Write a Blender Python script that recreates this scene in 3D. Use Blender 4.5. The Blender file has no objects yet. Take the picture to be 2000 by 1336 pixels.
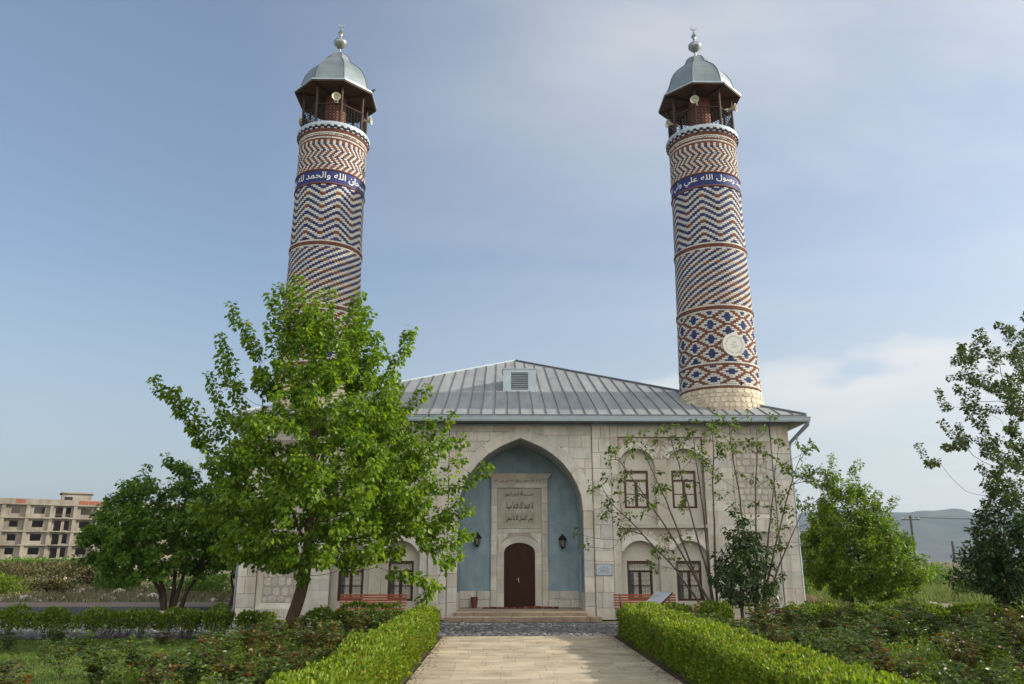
import bpy, bmesh, math, random
import numpy as np
from mathutils import Vector, Matrix

# ------------------------------------------------------------------ camera, sky, sun, exposure
S = bpy.context.scene
COL = S.collection
R = math.radians
cam_data = bpy.data.cameras.new('camera')
cam = bpy.data.objects.new('camera', cam_data)
COL.objects.link(cam)
cam.location = (-0.677, -26.436, 1.70)
cam.rotation_euler = (R(90 + 15.60), 0, R(-0.84))
cam_data.sensor_width = 36
cam_data.lens = 27.55
cam_data.clip_end = 12000
cam_data.clip_start = 0.1
S.camera = cam

SUN_EL, SUN_AZ = 24.0, 89.4      # azimuth clockwise from +Y (towards +X)
W = bpy.data.worlds.new('World')
S.world = W
W.use_nodes = True
wn, wl = W.node_tree.nodes, W.node_tree.links
wn.clear()
def wnode(t, **k):
    n = wn.new(t)
    for a, b in k.items(): setattr(n, a, b)
    return n
sky = wnode('ShaderNodeTexSky', sky_type='NISHITA', sun_disc=False, sun_elevation=R(SUN_EL), sun_rotation=R(SUN_AZ),
            altitude=300, air_density=1.1, dust_density=2.6, ozone_density=2.2)
tc = wnode('ShaderNodeTexCoord')
def mth(op, a, b=None, c=None, clamp=False):
    n = wnode('ShaderNodeMath', operation=op, use_clamp=clamp)
    for i, v in enumerate((a, b, c)):
        if v is None: continue
        if isinstance(v, (int, float)): n.inputs[i].default_value = v
        else: wl.new(v, n.inputs[i])
    return n.outputs[0]
sep = wnode('ShaderNodeSeparateXYZ'); wl.new(tc.outputs['Generated'], sep.inputs[0])
dx, dy, dz = sep.outputs
def ramp(fac, stops):
    n = wnode('ShaderNodeValToRGB')
    e = n.color_ramp.elements
    while len(e) < len(stops): e.new(0.5)
    for el, (p, c) in zip(e, stops):
        el.position = p; el.color = (c[0], c[1], c[2], 1) if isinstance(c, tuple) else (c, c, c, 1)
    wl.new(fac, n.inputs[0]); return n.outputs[0]
# high thin veil: a flat layer overhead, thicker to the right
zc = mth('MAXIMUM', dz, 0.06)
px_, py_ = mth('DIVIDE', dx, zc), mth('DIVIDE', dy, zc)
cmb = wnode('ShaderNodeCombineXYZ'); wl.new(mth('MULTIPLY', px_, 0.55), cmb.inputs[0]); wl.new(mth('MULTIPLY', py_, 1.0), cmb.inputs[1])
nz = wnode('ShaderNodeTexNoise'); nz.inputs['Scale'].default_value = 0.9; nz.inputs['Detail'].default_value = 6; nz.inputs['Roughness'].default_value = 0.5; nz.inputs['Distortion'].default_value = 0.35
wl.new(cmb.outputs[0], nz.inputs['Vector'])
veil = ramp(nz.outputs[0], [(0.42, 0.0), (0.64, 1.0)])
side = mth('MULTIPLY_ADD', dx, 1.1, 0.32, clamp=True)
high = mth('MULTIPLY_ADD', dz, 2.6, -0.72, clamp=True)
veil_f = mth('MULTIPLY', mth('MULTIPLY', veil, side), mth('MULTIPLY_ADD', high, 0.95, 0.14))
broad = mth('MULTIPLY_ADD', side, 0.20, 0.085)
behind = mth('MULTIPLY_ADD', dy, -0.9, 0.05, clamp=True)      # hazy cloud field goes on unseen behind the viewer, brightened to light the facade
# low cumulus banks near the horizon
n2 = wnode('ShaderNodeTexNoise'); n2.inputs['Scale'].default_value = 11; n2.inputs['Detail'].default_value = 8; n2.inputs['Roughness'].default_value = 0.52
mp = wnode('ShaderNodeMapping'); mp.inputs['Scale'].default_value = (1, 1, 2.3); mp.inputs['Location'].default_value = (0.35, 0, 0.0)
wl.new(tc.outputs['Generated'], mp.inputs[0]); wl.new(mp.outputs[0], n2.inputs['Vector'])
n3 = wnode('ShaderNodeTexNoise'); n3.inputs['Scale'].default_value = 5.0; n3.inputs['Detail'].default_value = 2
wl.new(mp.outputs[0], n3.inputs['Vector'])
top_e = mth('MULTIPLY_ADD', mth('SUBTRACT', n3.outputs[0], 0.5), 0.15, 0.232)
edge = mth('MULTIPLY_ADD', mth('SUBTRACT', n2.outputs[0], 0.5), 0.09, mth('SUBTRACT', top_e, dz))
body = mth('MULTIPLY', edge, 34.0, clamp=True)
rightside = mth('MULTIPLY_ADD', dx, 16.0, -0.35, clamp=True)
fade_dn = mth('MULTIPLY_ADD', mth('SUBTRACT', top_e, dz), -8.5, 1.0, clamp=True)
cum_f = mth('MULTIPLY', mth('MULTIPLY', body, rightside), mth('MULTIPLY_ADD', fade_dn, 0.60, 0.08))
cl_all = mth('ADD', mth('ADD', veil_f, broad), mth('ADD', cum_f, mth('MULTIPLY', behind, 0.9)), clamp=True)
mixc = wnode('ShaderNodeMix', data_type='RGBA')
wl.new(cl_all, mixc.inputs['Factor']); 
tint = wnode('ShaderNodeMix', data_type='RGBA', blend_type='MULTIPLY'); tint.inputs['Factor'].default_value = 1
wl.new(sky.outputs[0], tint.inputs['A']); tint.inputs['B'].default_value = (0.97, 0.97, 0.965, 1)
hzf = mth('MULTIPLY', mth('MULTIPLY_ADD', dz, -3.0, 1.0, clamp=True), 0.75)
hzc = wnode('ShaderNodeMix', data_type='RGBA'); wl.new(side, hzc.inputs['Factor']); hzc.inputs['A'].default_value = (2.45, 2.70, 2.95, 1); hzc.inputs['B'].default_value = (3.15, 3.2, 3.15, 1)
hmx = wnode('ShaderNodeMix', data_type='RGBA'); wl.new(hzf, hmx.inputs['Factor']); wl.new(tint.outputs['Result'], hmx.inputs['A']); wl.new(hzc.outputs['Result'], hmx.inputs['B'])
wl.new(hmx.outputs['Result'], mixc.inputs['A']); cc_ = wnode('ShaderNodeMix', data_type='RGBA'); wl.new(behind, cc_.inputs['Factor']); cc_.inputs['A'].default_value = (4.7, 4.68, 4.62, 1); cc_.inputs['B'].default_value = (12.4, 11.9, 11.1, 1)
wl.new(cc_.outputs['Result'], mixc.inputs['B'])
bg = wnode('ShaderNodeBackground'); bg.inputs['Strength'].default_value = 0.10
wl.new(mixc.outputs['Result'], bg.inputs['Color'])
wo = wnode('ShaderNodeOutputWorld'); wl.new(bg.outputs[0], wo.inputs['Surface'])

sd = bpy.data.lights.new('sun', 'SUN'); sd.energy = 3.6; sd.angle = R(0.7); sd.color = (1.0, 0.92, 0.79)
sun = bpy.data.objects.new('sun', sd); COL.objects.link(sun)
sv = Vector((math.sin(R(SUN_AZ)) * math.cos(R(SUN_EL)), math.cos(R(SUN_AZ)) * math.cos(R(SUN_EL)), math.sin(R(SUN_EL))))
sun.rotation_euler = sv.to_track_quat('Z', 'Y').to_euler()
sun.location = (30, 0, 20)
S.view_settings.view_transform = 'Standard'; S.view_settings.look = 'None'
S.view_settings.exposure = 0.88; S.view_settings.gamma = 1; S.view_settings.use_curve_mapping = False
S.cycles.max_bounces = 6; S.cycles.diffuse_bounces = 3; S.cycles.transmission_bounces = 4; S.cycles.transparent_max_bounces = 6
S.cycles.volume_bounces = 0
S.cycles.use_denoising = True

rng = np.random.default_rng(7)
random.seed(11)
GZ = -0.12

# ------------------------------------------------------------------ materials
MATS = {}
def mat(name, c1, c2=None, scale=4.0, rough=0.85, bump=0.0, bscale=None, island=0.0, metal=0.0, translucent=None, spec=0.3,
        extra=None, detail=4, stretch=None, stain=None, streak=None):
    m = bpy.data.materials.new(name); m.use_nodes = True
    n, l = m.node_tree.nodes, m.node_tree.links
    b = n['Principled BSDF']; b.inputs['Roughness'].default_value = rough; b.inputs['Metallic'].default_value = metal
    b.inputs['Specular IOR Level'].default_value = spec
    c2 = c2 or tuple(x * 0.75 for x in c1)
    t = n.new('ShaderNodeTexCoord'); vec = t.outputs['Object']
    g = n.new('ShaderNodeNewGeometry')
    vec = g.outputs['Position']
    if stretch:
        q = n.new('ShaderNodeMapping'); q.inputs['Scale'].default_value = stretch; l.new(vec, q.inputs[0]); vec = q.outputs[0]
    nz = n.new('ShaderNodeTexNoise'); nz.inputs['Scale'].default_value = scale; nz.inputs['Detail'].default_value = detail; nz.inputs['Roughness'].default_value = 0.6
    l.new(vec, nz.inputs['Vector'])
    r = n.new('ShaderNodeValToRGB'); r.color_ramp.elements[0].position = 0.35; r.color_ramp.elements[1].position = 0.65
    r.color_ramp.elements[0].color = (*c2, 1); r.color_ramp.elements[1].color = (*c1, 1)
    l.new(nz.outputs[0], r.inputs[0]); colr = r.outputs[0]
    if stain:
        sc, amt, cc = stain
        z = n.new('ShaderNodeTexNoise'); z.inputs['Scale'].default_value = sc; z.inputs['Detail'].default_value = 5
        l.new(g.outputs['Position'], z.inputs['Vector'])
        rr = n.new('ShaderNodeValToRGB'); rr.color_ramp.elements[0].position = 0.5; rr.color_ramp.elements[1].position = 0.72
        rr.color_ramp.elements[0].color = (0, 0, 0, 1); rr.color_ramp.elements[1].color = (amt, amt, amt, 1); l.new(z.outputs[0], rr.inputs[0])
        mx = n.new('ShaderNodeMix'); mx.data_type = 'RGBA'; l.new(rr.outputs[0], mx.inputs['Factor']); l.new(colr, mx.inputs['A']); mx.inputs['B'].default_value = (*cc, 1)
        colr = mx.outputs['Result']
    if streak:
        q = n.new('ShaderNodeMapping'); q.inputs['Scale'].default_value = streak[0]; l.new(g.outputs['Position'], q.inputs[0])
        z = n.new('ShaderNodeTexNoise'); z.inputs['Scale'].default_value = 1; z.inputs['Detail'].default_value = 6; z.inputs['Roughness'].default_value = .65; l.new(q.outputs[0], z.inputs['Vector'])
        rr = n.new('ShaderNodeValToRGB'); rr.color_ramp.elements[0].position = 0.48; rr.color_ramp.elements[1].position = 0.70
        rr.color_ramp.elements[0].color = (1, 1, 1, 1); rr.color_ramp.elements[1].color = (*streak[1], 1); l.new(z.outputs[0], rr.inputs[0])
        mx = n.new('ShaderNodeMix'); mx.data_type = 'RGBA'; mx.blend_type = 'MULTIPLY'; mx.inputs['Factor'].default_value = 1; l.new(colr, mx.inputs['A']); l.new(rr.outputs[0], mx.inputs['B']); colr = mx.outputs['Result']
    if island:
        oi = n.new('ShaderNodeObjectInfo')
        ad = n.new('ShaderNodeMath'); ad.operation = 'ADD'; l.new(g.outputs['Random Per Island'], ad.inputs[0]); l.new(oi.outputs['Random'], ad.inputs[1])
        fr = n.new('ShaderNodeMath'); fr.operation = 'FRACT'; l.new(ad.outputs[0], fr.inputs[0])
        rr = n.new('ShaderNodeValToRGB')
        if extra:   # list of (pos, colour) multipliers per piece
            while len(rr.color_ramp.elements) < len(extra): rr.color_ramp.elements.new(0.5)
            for el, (p, c) in zip(rr.color_ramp.elements, extra): el.position = p; el.color = (*c, 1)
        else:
            rr.color_ramp.elements[0].color = (1 - island,) * 3 + (1,); rr.color_ramp.elements[1].color = (1 + island,) * 3 + (1,)
        l.new(fr.outputs[0], rr.inputs[0])
        mx = n.new('ShaderNodeMix'); mx.data_type = 'RGBA'; mx.blend_type = 'MULTIPLY'; mx.inputs['Factor'].default_value = 1
        l.new(colr, mx.inputs['A']); l.new(rr.outputs[0], mx.inputs['B']); colr = mx.outputs['Result']
    l.new(colr, b.inputs['Base Color'])
    if bump:
        z = n.new('ShaderNodeTexNoise'); z.inputs['Scale'].default_value = bscale or scale * 5; z.inputs['Detail'].default_value = 5
        l.new(vec, z.inputs['Vector'])
        bp = n.new('ShaderNodeBump'); bp.inputs['Strength'].default_value = bump; bp.inputs['Distance'].default_value = 0.02
        l.new(z.outputs[0], bp.inputs['Height']); l.new(bp.outputs[0], b.inputs['Normal'])
    if translucent:
        tr = n.new('ShaderNodeBsdfTranslucent')
        mx = n.new('ShaderNodeMix'); mx.data_type = 'RGBA'; mx.blend_type = 'MULTIPLY'; mx.inputs['Factor'].default_value = 1
        l.new(colr, mx.inputs['A']); mx.inputs['B'].default_value = (*translucent[1], 1)
        l.new(mx.outputs['Result'], tr.inputs['Color'])
        ms = n.new('ShaderNodeMixShader'); ms.inputs[0].default_value = translucent[0]
        l.new(b.outputs[0], ms.inputs[1]); l.new(tr.outputs[0], ms.inputs[2]); l.new(ms.outputs[0], n['Material Output'].inputs['Surface'])
    MATS[name] = m
    return m
STONE_X = [(0.0, (0.84, 0.85, 0.87)), (0.25, (0.99, 0.99, 0.99)), (0.5, (1.04, 1.0, 0.96)), (0.75, (1.14, 1.13, 1.12)), (0.9, (0.99, 0.92, 0.86)), (1.0, (0.88, 0.84, 0.81))]
M_stone = mat('limestone', (.62, .60, .55), (.525, .50, .45), 3.0, .9, .35, 30, island=.1, extra=STONE_X, stain=(0.9, .4, (.40, .345, .28)), streak=((2.6, 2.6, .35), (.80, .77, .72)))
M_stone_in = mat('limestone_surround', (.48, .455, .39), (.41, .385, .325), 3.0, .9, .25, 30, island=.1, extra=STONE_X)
M_mortar = mat('mortar', (.42, .37, .32), (.36, .315, .27), 6, .95, .4, 40)
M_rim = mat('pale_arch_stone', (.66, .64, .58), (.58, .555, .49), 4, .9, .2, 30)
M_mortar_p = mat('pinkish_mortar', (.40, .34, .29), (.345, .29, .245), 6, .95, .4, 40)
M_plaster = mat('beige_plaster', (.56, .53, .46), (.51, .48, .41), 1.5, .95, .15, 50)
M_rubble = mat('rubble_limestone', (.56, .53, .47), (.46, .43, .37), 6, .9, .8, 22, island=.1, extra=STONE_X)
M_rubble_w = mat('warm_rubble', (.60, .54, .43), (.50, .44, .335), 6, .9, .8, 22, island=.1, extra=[(0, (.78, .76, .74)), (.5, (1, 1, 1)), (1, (1.18, 1.16, 1.12))])
M_mortar_w = mat('warm_mortar', (.46, .40, .30), (.39, .33, .245), 6, .95, .4, 40)
M_blue = mat('blue_plaster', (.265, .355, .40), (.215, .30, .345), 2.2, .8, .12, 30, stain=(1.6, .6, (.31, .41, .45)), streak=((5, 5, .8), (.82, .86, .88)))
M_vault = mat('vault_plaster', (.33, .36, .36), (.28, .31, .32), 2.0, .85, .1, 30)
M_roof = mat('zinc_roof', (.29, .30, .295), (.235, .245, .25), 2.2, .62, .05, 40, streak=((4.5, .6, .6), (.80, .81, .80)), island=.11, metal=.15, spec=.5, stretch=(1, .3, .3))
M_step = mat('shaded_brown_step_stone', (.33, .255, .19), (.23, .175, .125), 5, .9, .5, 30, island=.1)  # brown stone, with the shade lying on the steps put into the colour
M_gutter = mat('painted_metal', (.33, .39, .43), (.28, .34, .38), 3, .45, 0, metal=.2, spec=.5)
M_pipe = mat('grey_pipe', (.22, .26, .29), (.18, .22, .25), 3, .6, 0, metal=.1, spec=.3)
M_dome = mat('dome_metal', (.23, .275, .29), (.175, .215, .23), 1.6, .5, 0, metal=.45, spec=.5)
M_silver = mat('finial_metal', (.34, .37, .37), (.27, .29, .29), 6, .35, 0, metal=.8)
M_seam = mat('seam_metal', (.15, .16, .17), (.12, .13, .14), 6, .5, 0, metal=.3)
M_wood = mat('red_brown_wood', (.085, .028, .017), (.055, .018, .011), 9, .5, .15, 40, stretch=(1, 1, .2), spec=.4)
M_door = mat('dark_door_wood', (.055, .019, .010), (.03, .011, .006), 12, .45, .2, 60, stretch=(6, 6, .5), spec=.15)
M_dkwood = mat('dark_brown_timber', (.060, .032, .022), (.04, .022, .016), 8, .6, .1, 40)
M_soffit = mat('soffit_boards', (.105, .05, .03), (.07, .034, .022), 5, .6, .1, 40)
M_bench = mat('bench_slat_wood', (.36, .105, .045), (.27, .075, .032), 5, .45, .15, 50, stretch=(.3, 1, 1), spec=.4)
M_iron = mat('black_iron', (.020, .020, .021), (.014, .014, .015), 10, .7, 0, spec=.15)
M_pane = mat('window_glass', (.05, .075, .105), (.032, .05, .075), 1.2, .06, 0, spec=1.0, metal=.35)
M_pane_dk = mat('dark_window_glass', (.018, .019, .02), (.01, .011, .012), 2, .25, 0, spec=.25)
M_curtain = mat('grey_curtain', (.13, .135, .14), (.09, .095, .10), 14, .9, 0, stretch=(4, 1, .2))
M_frost = mat('lantern_glass', (.20, .20, .19), (.15, .15, .145), 5, .3)
M_wb = mat('white_brick', (.58, .57, .52), (.47, .46, .42), 8, .9, .1, 40, island=.1, spec=.05)
M_bb = mat('blue_brick', (.045, .058, .16), (.03, .042, .12), 8, .75, .1, 40, island=.22, spec=.15)
M_rb = mat('brown_brick', (.20, .088, .062), (.15, .065, .047), 8, .85, .15, 40, island=.16, spec=.1)
M_bmort = mat('brick_mortar', (.115, .075, .06), (.085, .055, .045), 12, .95)
M_core = mat('core_brick', (.30, .13, .085), (.17, .07, .05), 12, .8, .2)
M_band = mat('blue_tile_band', (.030, .045, .16), (.025, .036, .13), 4, .65, 0, spec=.2)
M_white = mat('white_paint', (.78, .77, .72), (.72, .71, .67), 5, .5)
M_ink = mat('black_lettering', (.02, .02, .022), (.015, .015, .016), 5, .6)
M_medal = mat('medallion_stone', (.60, .60, .55), (.53, .53, .49), 4, .7, .1, 30)
M_plaq = mat('grey_plaque_metal', (.24, .27, .32), (.20, .23, .28), 4, .35, 0, metal=.4)
M_pave = mat('path_stone', (.46, .395, .29), (.36, .305, .22), 2.2, .85, .25, 30, island=.1, extra=[(0, (.86, .86, .86)), (.5, (1, 1, 1)), (1, (1.1, 1.08, 1.04))], stain=(1.3, .6, (.24, .20, .145)), streak=((1.0, 3.0, 1), (.74, .72, .68)))
M_joint = mat('sandy_joint', (.28, .235, .175), (.13, .11, .07), 9, .95, stain=(2.2, .7, (.09, .11, .04)))
M_cob = mat('cobble_stone', (.15, .15, .155), (.09, .09, .095), 9, .7, .3, 40, island=.3, extra=[(0, (.5, .5, .52)), (.45, (.95, .95, .98)), (.8, (1.2, 1.18, 1.15)), (.95, (1.5, 1.45, 1.4)), (1, (3.0, 2.8, 2.6))])
M_cobm = mat('cobble_mortar', (.17, .155, .135), (.12, .11, .10), 9, .95)
M_soil = mat('garden_soil', (.09, .06, .04), (.055, .037, .025), 5, .95, .8, 25)
M_lawn = mat('lawn_ground', (.045, .060, .018), (.075, .060, .030), 3, .95, .6, 30)
M_blade = mat('grass_blades', (.115, .185, .034), (.085, .145, .028), .7, .8, island=.35, translucent=(.35, (1.5, 1.6, .8)), extra=[(0, (.6, .7, .6)), (.7, (1.1, 1.1, 1)), (1, (1.7, 1.35, 1.3))])
M_hay = mat('field_grass', (.16, .20, .065), (.12, .155, .05), .2, .9, island=.35, translucent=(.3, (1.2, 1.2, .8)), extra=[(0, (.7, .8, .7)), (.7, (1.1, 1.1, 1)), (1, (1.8, 1.5, 1.5))])
M_field = mat('dry_field', (.17, .145, .085), (.09, .10, .045), .12, .95, .5, 3, stain=(.5, .7, (.09, .115, .04)))
M_asph = mat('asphalt', (.055, .053, .055), (.045, .043, .045), 2, .9, .3, 60)
M_verge = mat('dusty_verge', (.22, .17, .12), (.15, .12, .085), 1.0, .95, .5, 10)
M_conc = mat('raw_concrete', (.27, .245, .20), (.18, .16, .13), .35, .95, .3, 4, stain=(.15, .6, (.36, .32, .27)), streak=((.8, .8, .12), (.62, .60, .57)))
M_concd = mat('concrete_room_shade', (.07, .06, .052), (.045, .04, .035), .4, .95)  # concrete darkened so its colour carries the shade inside the rooms
M_redb = mat('red_hollow_brick', (.22, .085, .055), (.30, .09, .045), 2, .9, island=.1)
M_bark = mat('brown_bark', (.095, .062, .040), (.055, .036, .024), 12, .95, 1.0, 40, stretch=(1, 1, .25))
M_barkg = mat('grey_bark', (.12, .09, .068), (.06, .045, .035), 12, .9, .6, 40, stretch=(1, 1, .3))
def leafmat(name, c, var, tr=(.42, (1.55, 1.5, .55)), rough=.42):
    return mat(name, c, tuple(x * .85 for x in c), .8, rough, island=.3, translucent=tr, spec=.28, extra=var)
GV = [(0, (.45, .58, .5)), (.3, (.8, .88, .8)), (.6, (1.05, 1.03, 1)), (.88, (1.35, 1.2, 1)), (1, (1.8, 1.45, 1.1))]
L_main = leafmat('fresh_green_leaves', (.138, .235, .022), GV, (.5, (1.55, 1.5, .5)))
L_back = leafmat('deep_green_leaves', (.100, .195, .026), GV, (.4, (1.45, 1.5, .6)))
L_hedge = leafmat('box_leaves', (.165, .235, .020), [(0, (.40, .55, .5)), (.35, (.85, .95, .9)), (.72, (1.15, 1.1, 1)), (.93, (1.75, 1.5, 1.1)), (.96, (1.3, .62, .9)), (1, (1.1, .5, .8))], (.38, (1.5, 1.45, .5)), .5)
L_hedge_b = leafmat('privet_leaves', (.130, .205, .026), [(0, (.45, .6, .5)), (.5, (1, 1, 1)), (1, (1.9, 1.5, 1.1))], (.35, (1.5, 1.45, .5)), .4)
L_rose = leafmat('rose_leaves', (.078, .130, .028), [(0, (.6, .75, .7)), (.45, (1.0, 1.0, 1.0)), (.80, (1.4, 1.3, .9)), (.90, (1.6, 1.1, .75)), (.96, (1.8, .6, .6)), (1, (2.1, .45, .55))], (.3, (1.4, 1.4, .7)), .38)
L_rose_r = leafmat('rose_leaves_bronze', (.095, .115, .030), [(0, (.6, .85, .8)), (.55, (1.0, 1.1, 1.0)), (.75, (1.4, .9, .75)), (.9, (1.7, .45, .6)), (1, (2.3, .9, .5))], (.3, (1.4, 1.3, .7)), .38)
L_dark = leafmat('glossy_dark_leaves', (.040, .080, .022), [(0, (.6, .7, .7)), (.7, (1.1, 1.1, 1)), (1, (2.2, 1.7, 1.2))], (.2, (1.5, 1.5, .6)), .3)
L_pale = leafmat('young_pale_leaves', (.115, .18, .030), GV, (.35, (1.4, 1.4, .6)))
L_bright = leafmat('bright_shrub_leaves', (.120, .205, .020), GV, (.38, (1.5, 1.5, .5)))
L_olive = leafmat('olive_leaves', (.085, .125, .036), GV, (.25, (1.3, 1.3, .7)))
L_rust = leafmat('rusty_scrub_leaves', (.095, .078, .034), [(0, (.7, .75, .7)), (.5, (1, 1, 1)), (1, (1.1, 1.6, .9))], (.2, (1.3, 1.1, .7)), .7)
M_hill = mat('wooded_hill', (.045, .06, .045), (.016, .026, .022), .010, .95, stain=(.006, .5, (.10, .10, .07)))
M_rug = mat('rug_red', (.26, .03, .022), (.10, .015, .013), 30, .95)
M_rug2 = mat('rug_dark', (.035, .025, .03), (.02, .015, .02), 30, .95)
M_rug3 = mat('rug_ochre', (.20, .11, .04), (.13, .07, .03), 30, .95)
M_pot = mat('brown_bin', (.15, .055, .030), (.10, .035, .02), 9, .6)
M_cream = mat('cream_horn', (.52, .50, .38), (.45, .43, .32), 5, .45)
M_bird = mat('dark_feathers', (.02, .02, .022), (.015, .015, .015), 5, .6)
M_board = mat('board_print', (.46, .52, .58), (.40, .46, .52), 5, .25, spec=.6)
M_boardf = mat('board_frame', (.060, .028, .026), (.04, .02, .018), 8, .5)
M_pink = mat('ruined_wall_stone', (.42, .31, .25), (.33, .25, .2), .8, .95, .8, 3, stain=(.4, .5, (.24, .2, .17)))
M_pole = mat('grey_pole', (.10, .09, .08), (.07, .063, .056), 2, .9)
M_copper = mat('flashing', (.40, .47, .50), (.33, .40, .43), 3, .4, metal=.3)

# ------------------------------------------------------------------ helpers
def tag(o, label=None, cat=None, group=None, kind=None):
    if label: o['label'] = label
    if cat: o['category'] = cat
    if group: o['group'] = group
    if kind: o['kind'] = kind
    return o
def link(name, me, m, parent=None):
    o = bpy.data.objects.new(name, me)
    if m is not None and me is not None and len(me.materials) == 0:
        for k in (m if isinstance(m, (list, tuple)) else [m]): me.materials.append(k)
    COL.objects.link(o)
    if parent is not None: o.parent = parent
    return o
def empty(name, loc=(0, 0, 0), label=None, cat=None, group=None, rz=0):
    o = bpy.data.objects.new(name, None); COL.objects.link(o); o.location = loc; o.rotation_euler = (0, 0, rz)
    o.empty_display_size = .3
    return tag(o, label, cat, group)
def npmesh(name, V, F, smooth=False):
    """V (n,3); F list of int arrays each (m,k)"""
    me = bpy.data.meshes.new(name)
    V = np.asarray(V, dtype=np.float32)
    F = [np.asarray(f, dtype=np.int32) for f in (F if isinstance(F, list) else [F]) if len(f)]
    me.vertices.add(len(V)); me.vertices.foreach_set('co', V.ravel())
    nl = sum(f.size for f in F); nf = sum(len(f) for f in F)
    me.loops.add(nl); me.loops.foreach_set('vertex_index', np.concatenate([f.ravel() for f in F]))
    ls = []; lt = []; s = 0
    for f in F:
        k = f.shape[1]
        ls.append(np.arange(len(f)) * k + s); lt.append(np.full(len(f), k)); s += f.size
    me.polygons.add(nf)
    me.polygons.foreach_set('loop_start', np.concatenate(ls).astype(np.int32))
    me.polygons.foreach_set('loop_total', np.concatenate(lt).astype(np.int32))
    if smooth: me.polygons.foreach_set('use_smooth', np.ones(nf, dtype=bool))
    me.update(calc_edges=True)
    return me
class MB:
    """collects shapes, then one mesh"""
    def __init__(s): s.v = []; s.f = []; s.n = 0; s.mi = []; s.cur = 0
    def add(s, V, F):
        s.v += [tuple(p) for p in V]; s.f += [tuple(i + s.n for i in f) for f in F]; s.mi += [s.cur] * len(F); s.n += len(V); return s
    def box(s, x0, x1, y0, y1, z0, z1, ch=0):
        if ch:
            c = ch
            V = [(x0, y1, z0), (x1, y1, z0), (x1, y1, z1), (x0, y1, z1), (x0, y0 + c, z0), (x1, y0 + c, z0), (x1, y0 + c, z1), (x0, y0 + c, z1),
                 (x0 + c, y0, z0 + c), (x1 - c, y0, z0 + c), (x1 - c, y0, z1 - c), (x0 + c, y0, z1 - c)]
            F = [(0, 1, 5, 4), (1, 2, 6, 5), (2, 3, 7, 6), (3, 0, 4, 7), (4, 5, 9, 8), (5, 6, 10, 9), (6, 7, 11, 10), (7, 4, 8, 11), (8, 9, 10, 11)]
            return s.add(V, F)
        V = [(x, y, z) for z in (z0, z1) for y in (y0, y1) for x in (x0, x1)]
        return s.add(V, [(0, 1, 5, 4), (1, 3, 7, 5), (3, 2, 6, 7), (2, 0, 4, 6), (4, 5, 7, 6), (0, 2, 3, 1)])
    def tube(s, pts, r, k=8, cap=True):
        pts = [Vector(p) for p in pts]; rs = r if isinstance(r, (list, tuple)) else [r] * len(pts)
        V = []; F = []
        prev = None
        for i, p in enumerate(pts):
            d = (pts[min(i + 1, len(pts) - 1)] - pts[max(i - 1, 0)]).normalized()
            a = prev - d * prev.dot(d) if prev is not None else (Vector((0, 0, 1)).cross(d) if abs(d.z) < .95 else Vector((1, 0, 0)).cross(d))
            a.normalize(); prev = a; b = d.cross(a)
            for j in range(k):
                t = 2 * math.pi * j / k
                V.append(p + (a * math.cos(t) + b * math.sin(t)) * rs[i])
        for i in range(len(pts) - 1):
            for j in range(k):
                F.append((i * k + j, i * k + (j + 1) % k, (i + 1) * k + (j + 1) % k, (i + 1) * k + j))
        if cap: F += [tuple(range(k - 1, -1, -1)), tuple((len(pts) - 1) * k + j for j in range(k))]
        return s.add(V, F)
    def lathe(s, prof, c=(0, 0), k=24, rot=0.0, cap=True):
        V = []; F = []
        for r, z in prof:
            for j in range(k):
                t = 2 * math.pi * j / k + rot
                V.append((c[0] + r * math.cos(t), c[1] + r * math.sin(t), z))
        for i in range(len(prof) - 1):
            for j in range(k):
                F.append((i * k + j, i * k + (j + 1) % k, (i + 1) * k + (j + 1) % k, (i + 1) * k + j))
        if cap: F += [tuple(range(k - 1, -1, -1)), tuple((len(prof) - 1) * k + j for j in range(k))]
        return s.add(V, F)
    def prism(s, poly, y0, y1):
        """poly in x,z (counter-clockwise seen from -Y), front at y0"""
        n = len(poly); V = [(x, y0, z) for x, z in poly] + [(x, y1, z) for x, z in poly]
        return s.add(V, [tuple(range(n)), tuple(range(2 * n - 1, n - 1, -1))] + [(j, j + n, (j + 1) % n + n, (j + 1) % n) for j in range(n)])
    def build(s, name, m, parent=None, smooth=False, bevel=0):
        me = bpy.data.meshes.new(name); me.from_pydata(s.v, [], s.f)
        me.update()
        o = link(name, me, m, parent)
        if isinstance(m, (list, tuple)): me.polygons.foreach_set('material_index', s.mi)
        if smooth:
            me.polygons.foreach_set('use_smooth', [True] * len(me.polygons)); me.set_sharp_from_angle(angle=R(40))
        if bevel:
            b = o.modifiers.new('bevel', 'BEVEL'); b.width = bevel; b.segments = 2; b.limit_method = 'ANGLE'
        return o
def fixn(o):
    bm = bmesh.new(); bm.from_mesh(o.data); bmesh.ops.recalc_face_normals(bm, faces=bm.faces); bm.to_mesh(o.data); bm.free(); return o
def part_box(name, m, parent, *a, ch=0): return MB().box(*a, ch=ch).build(name, m, parent)

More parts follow.
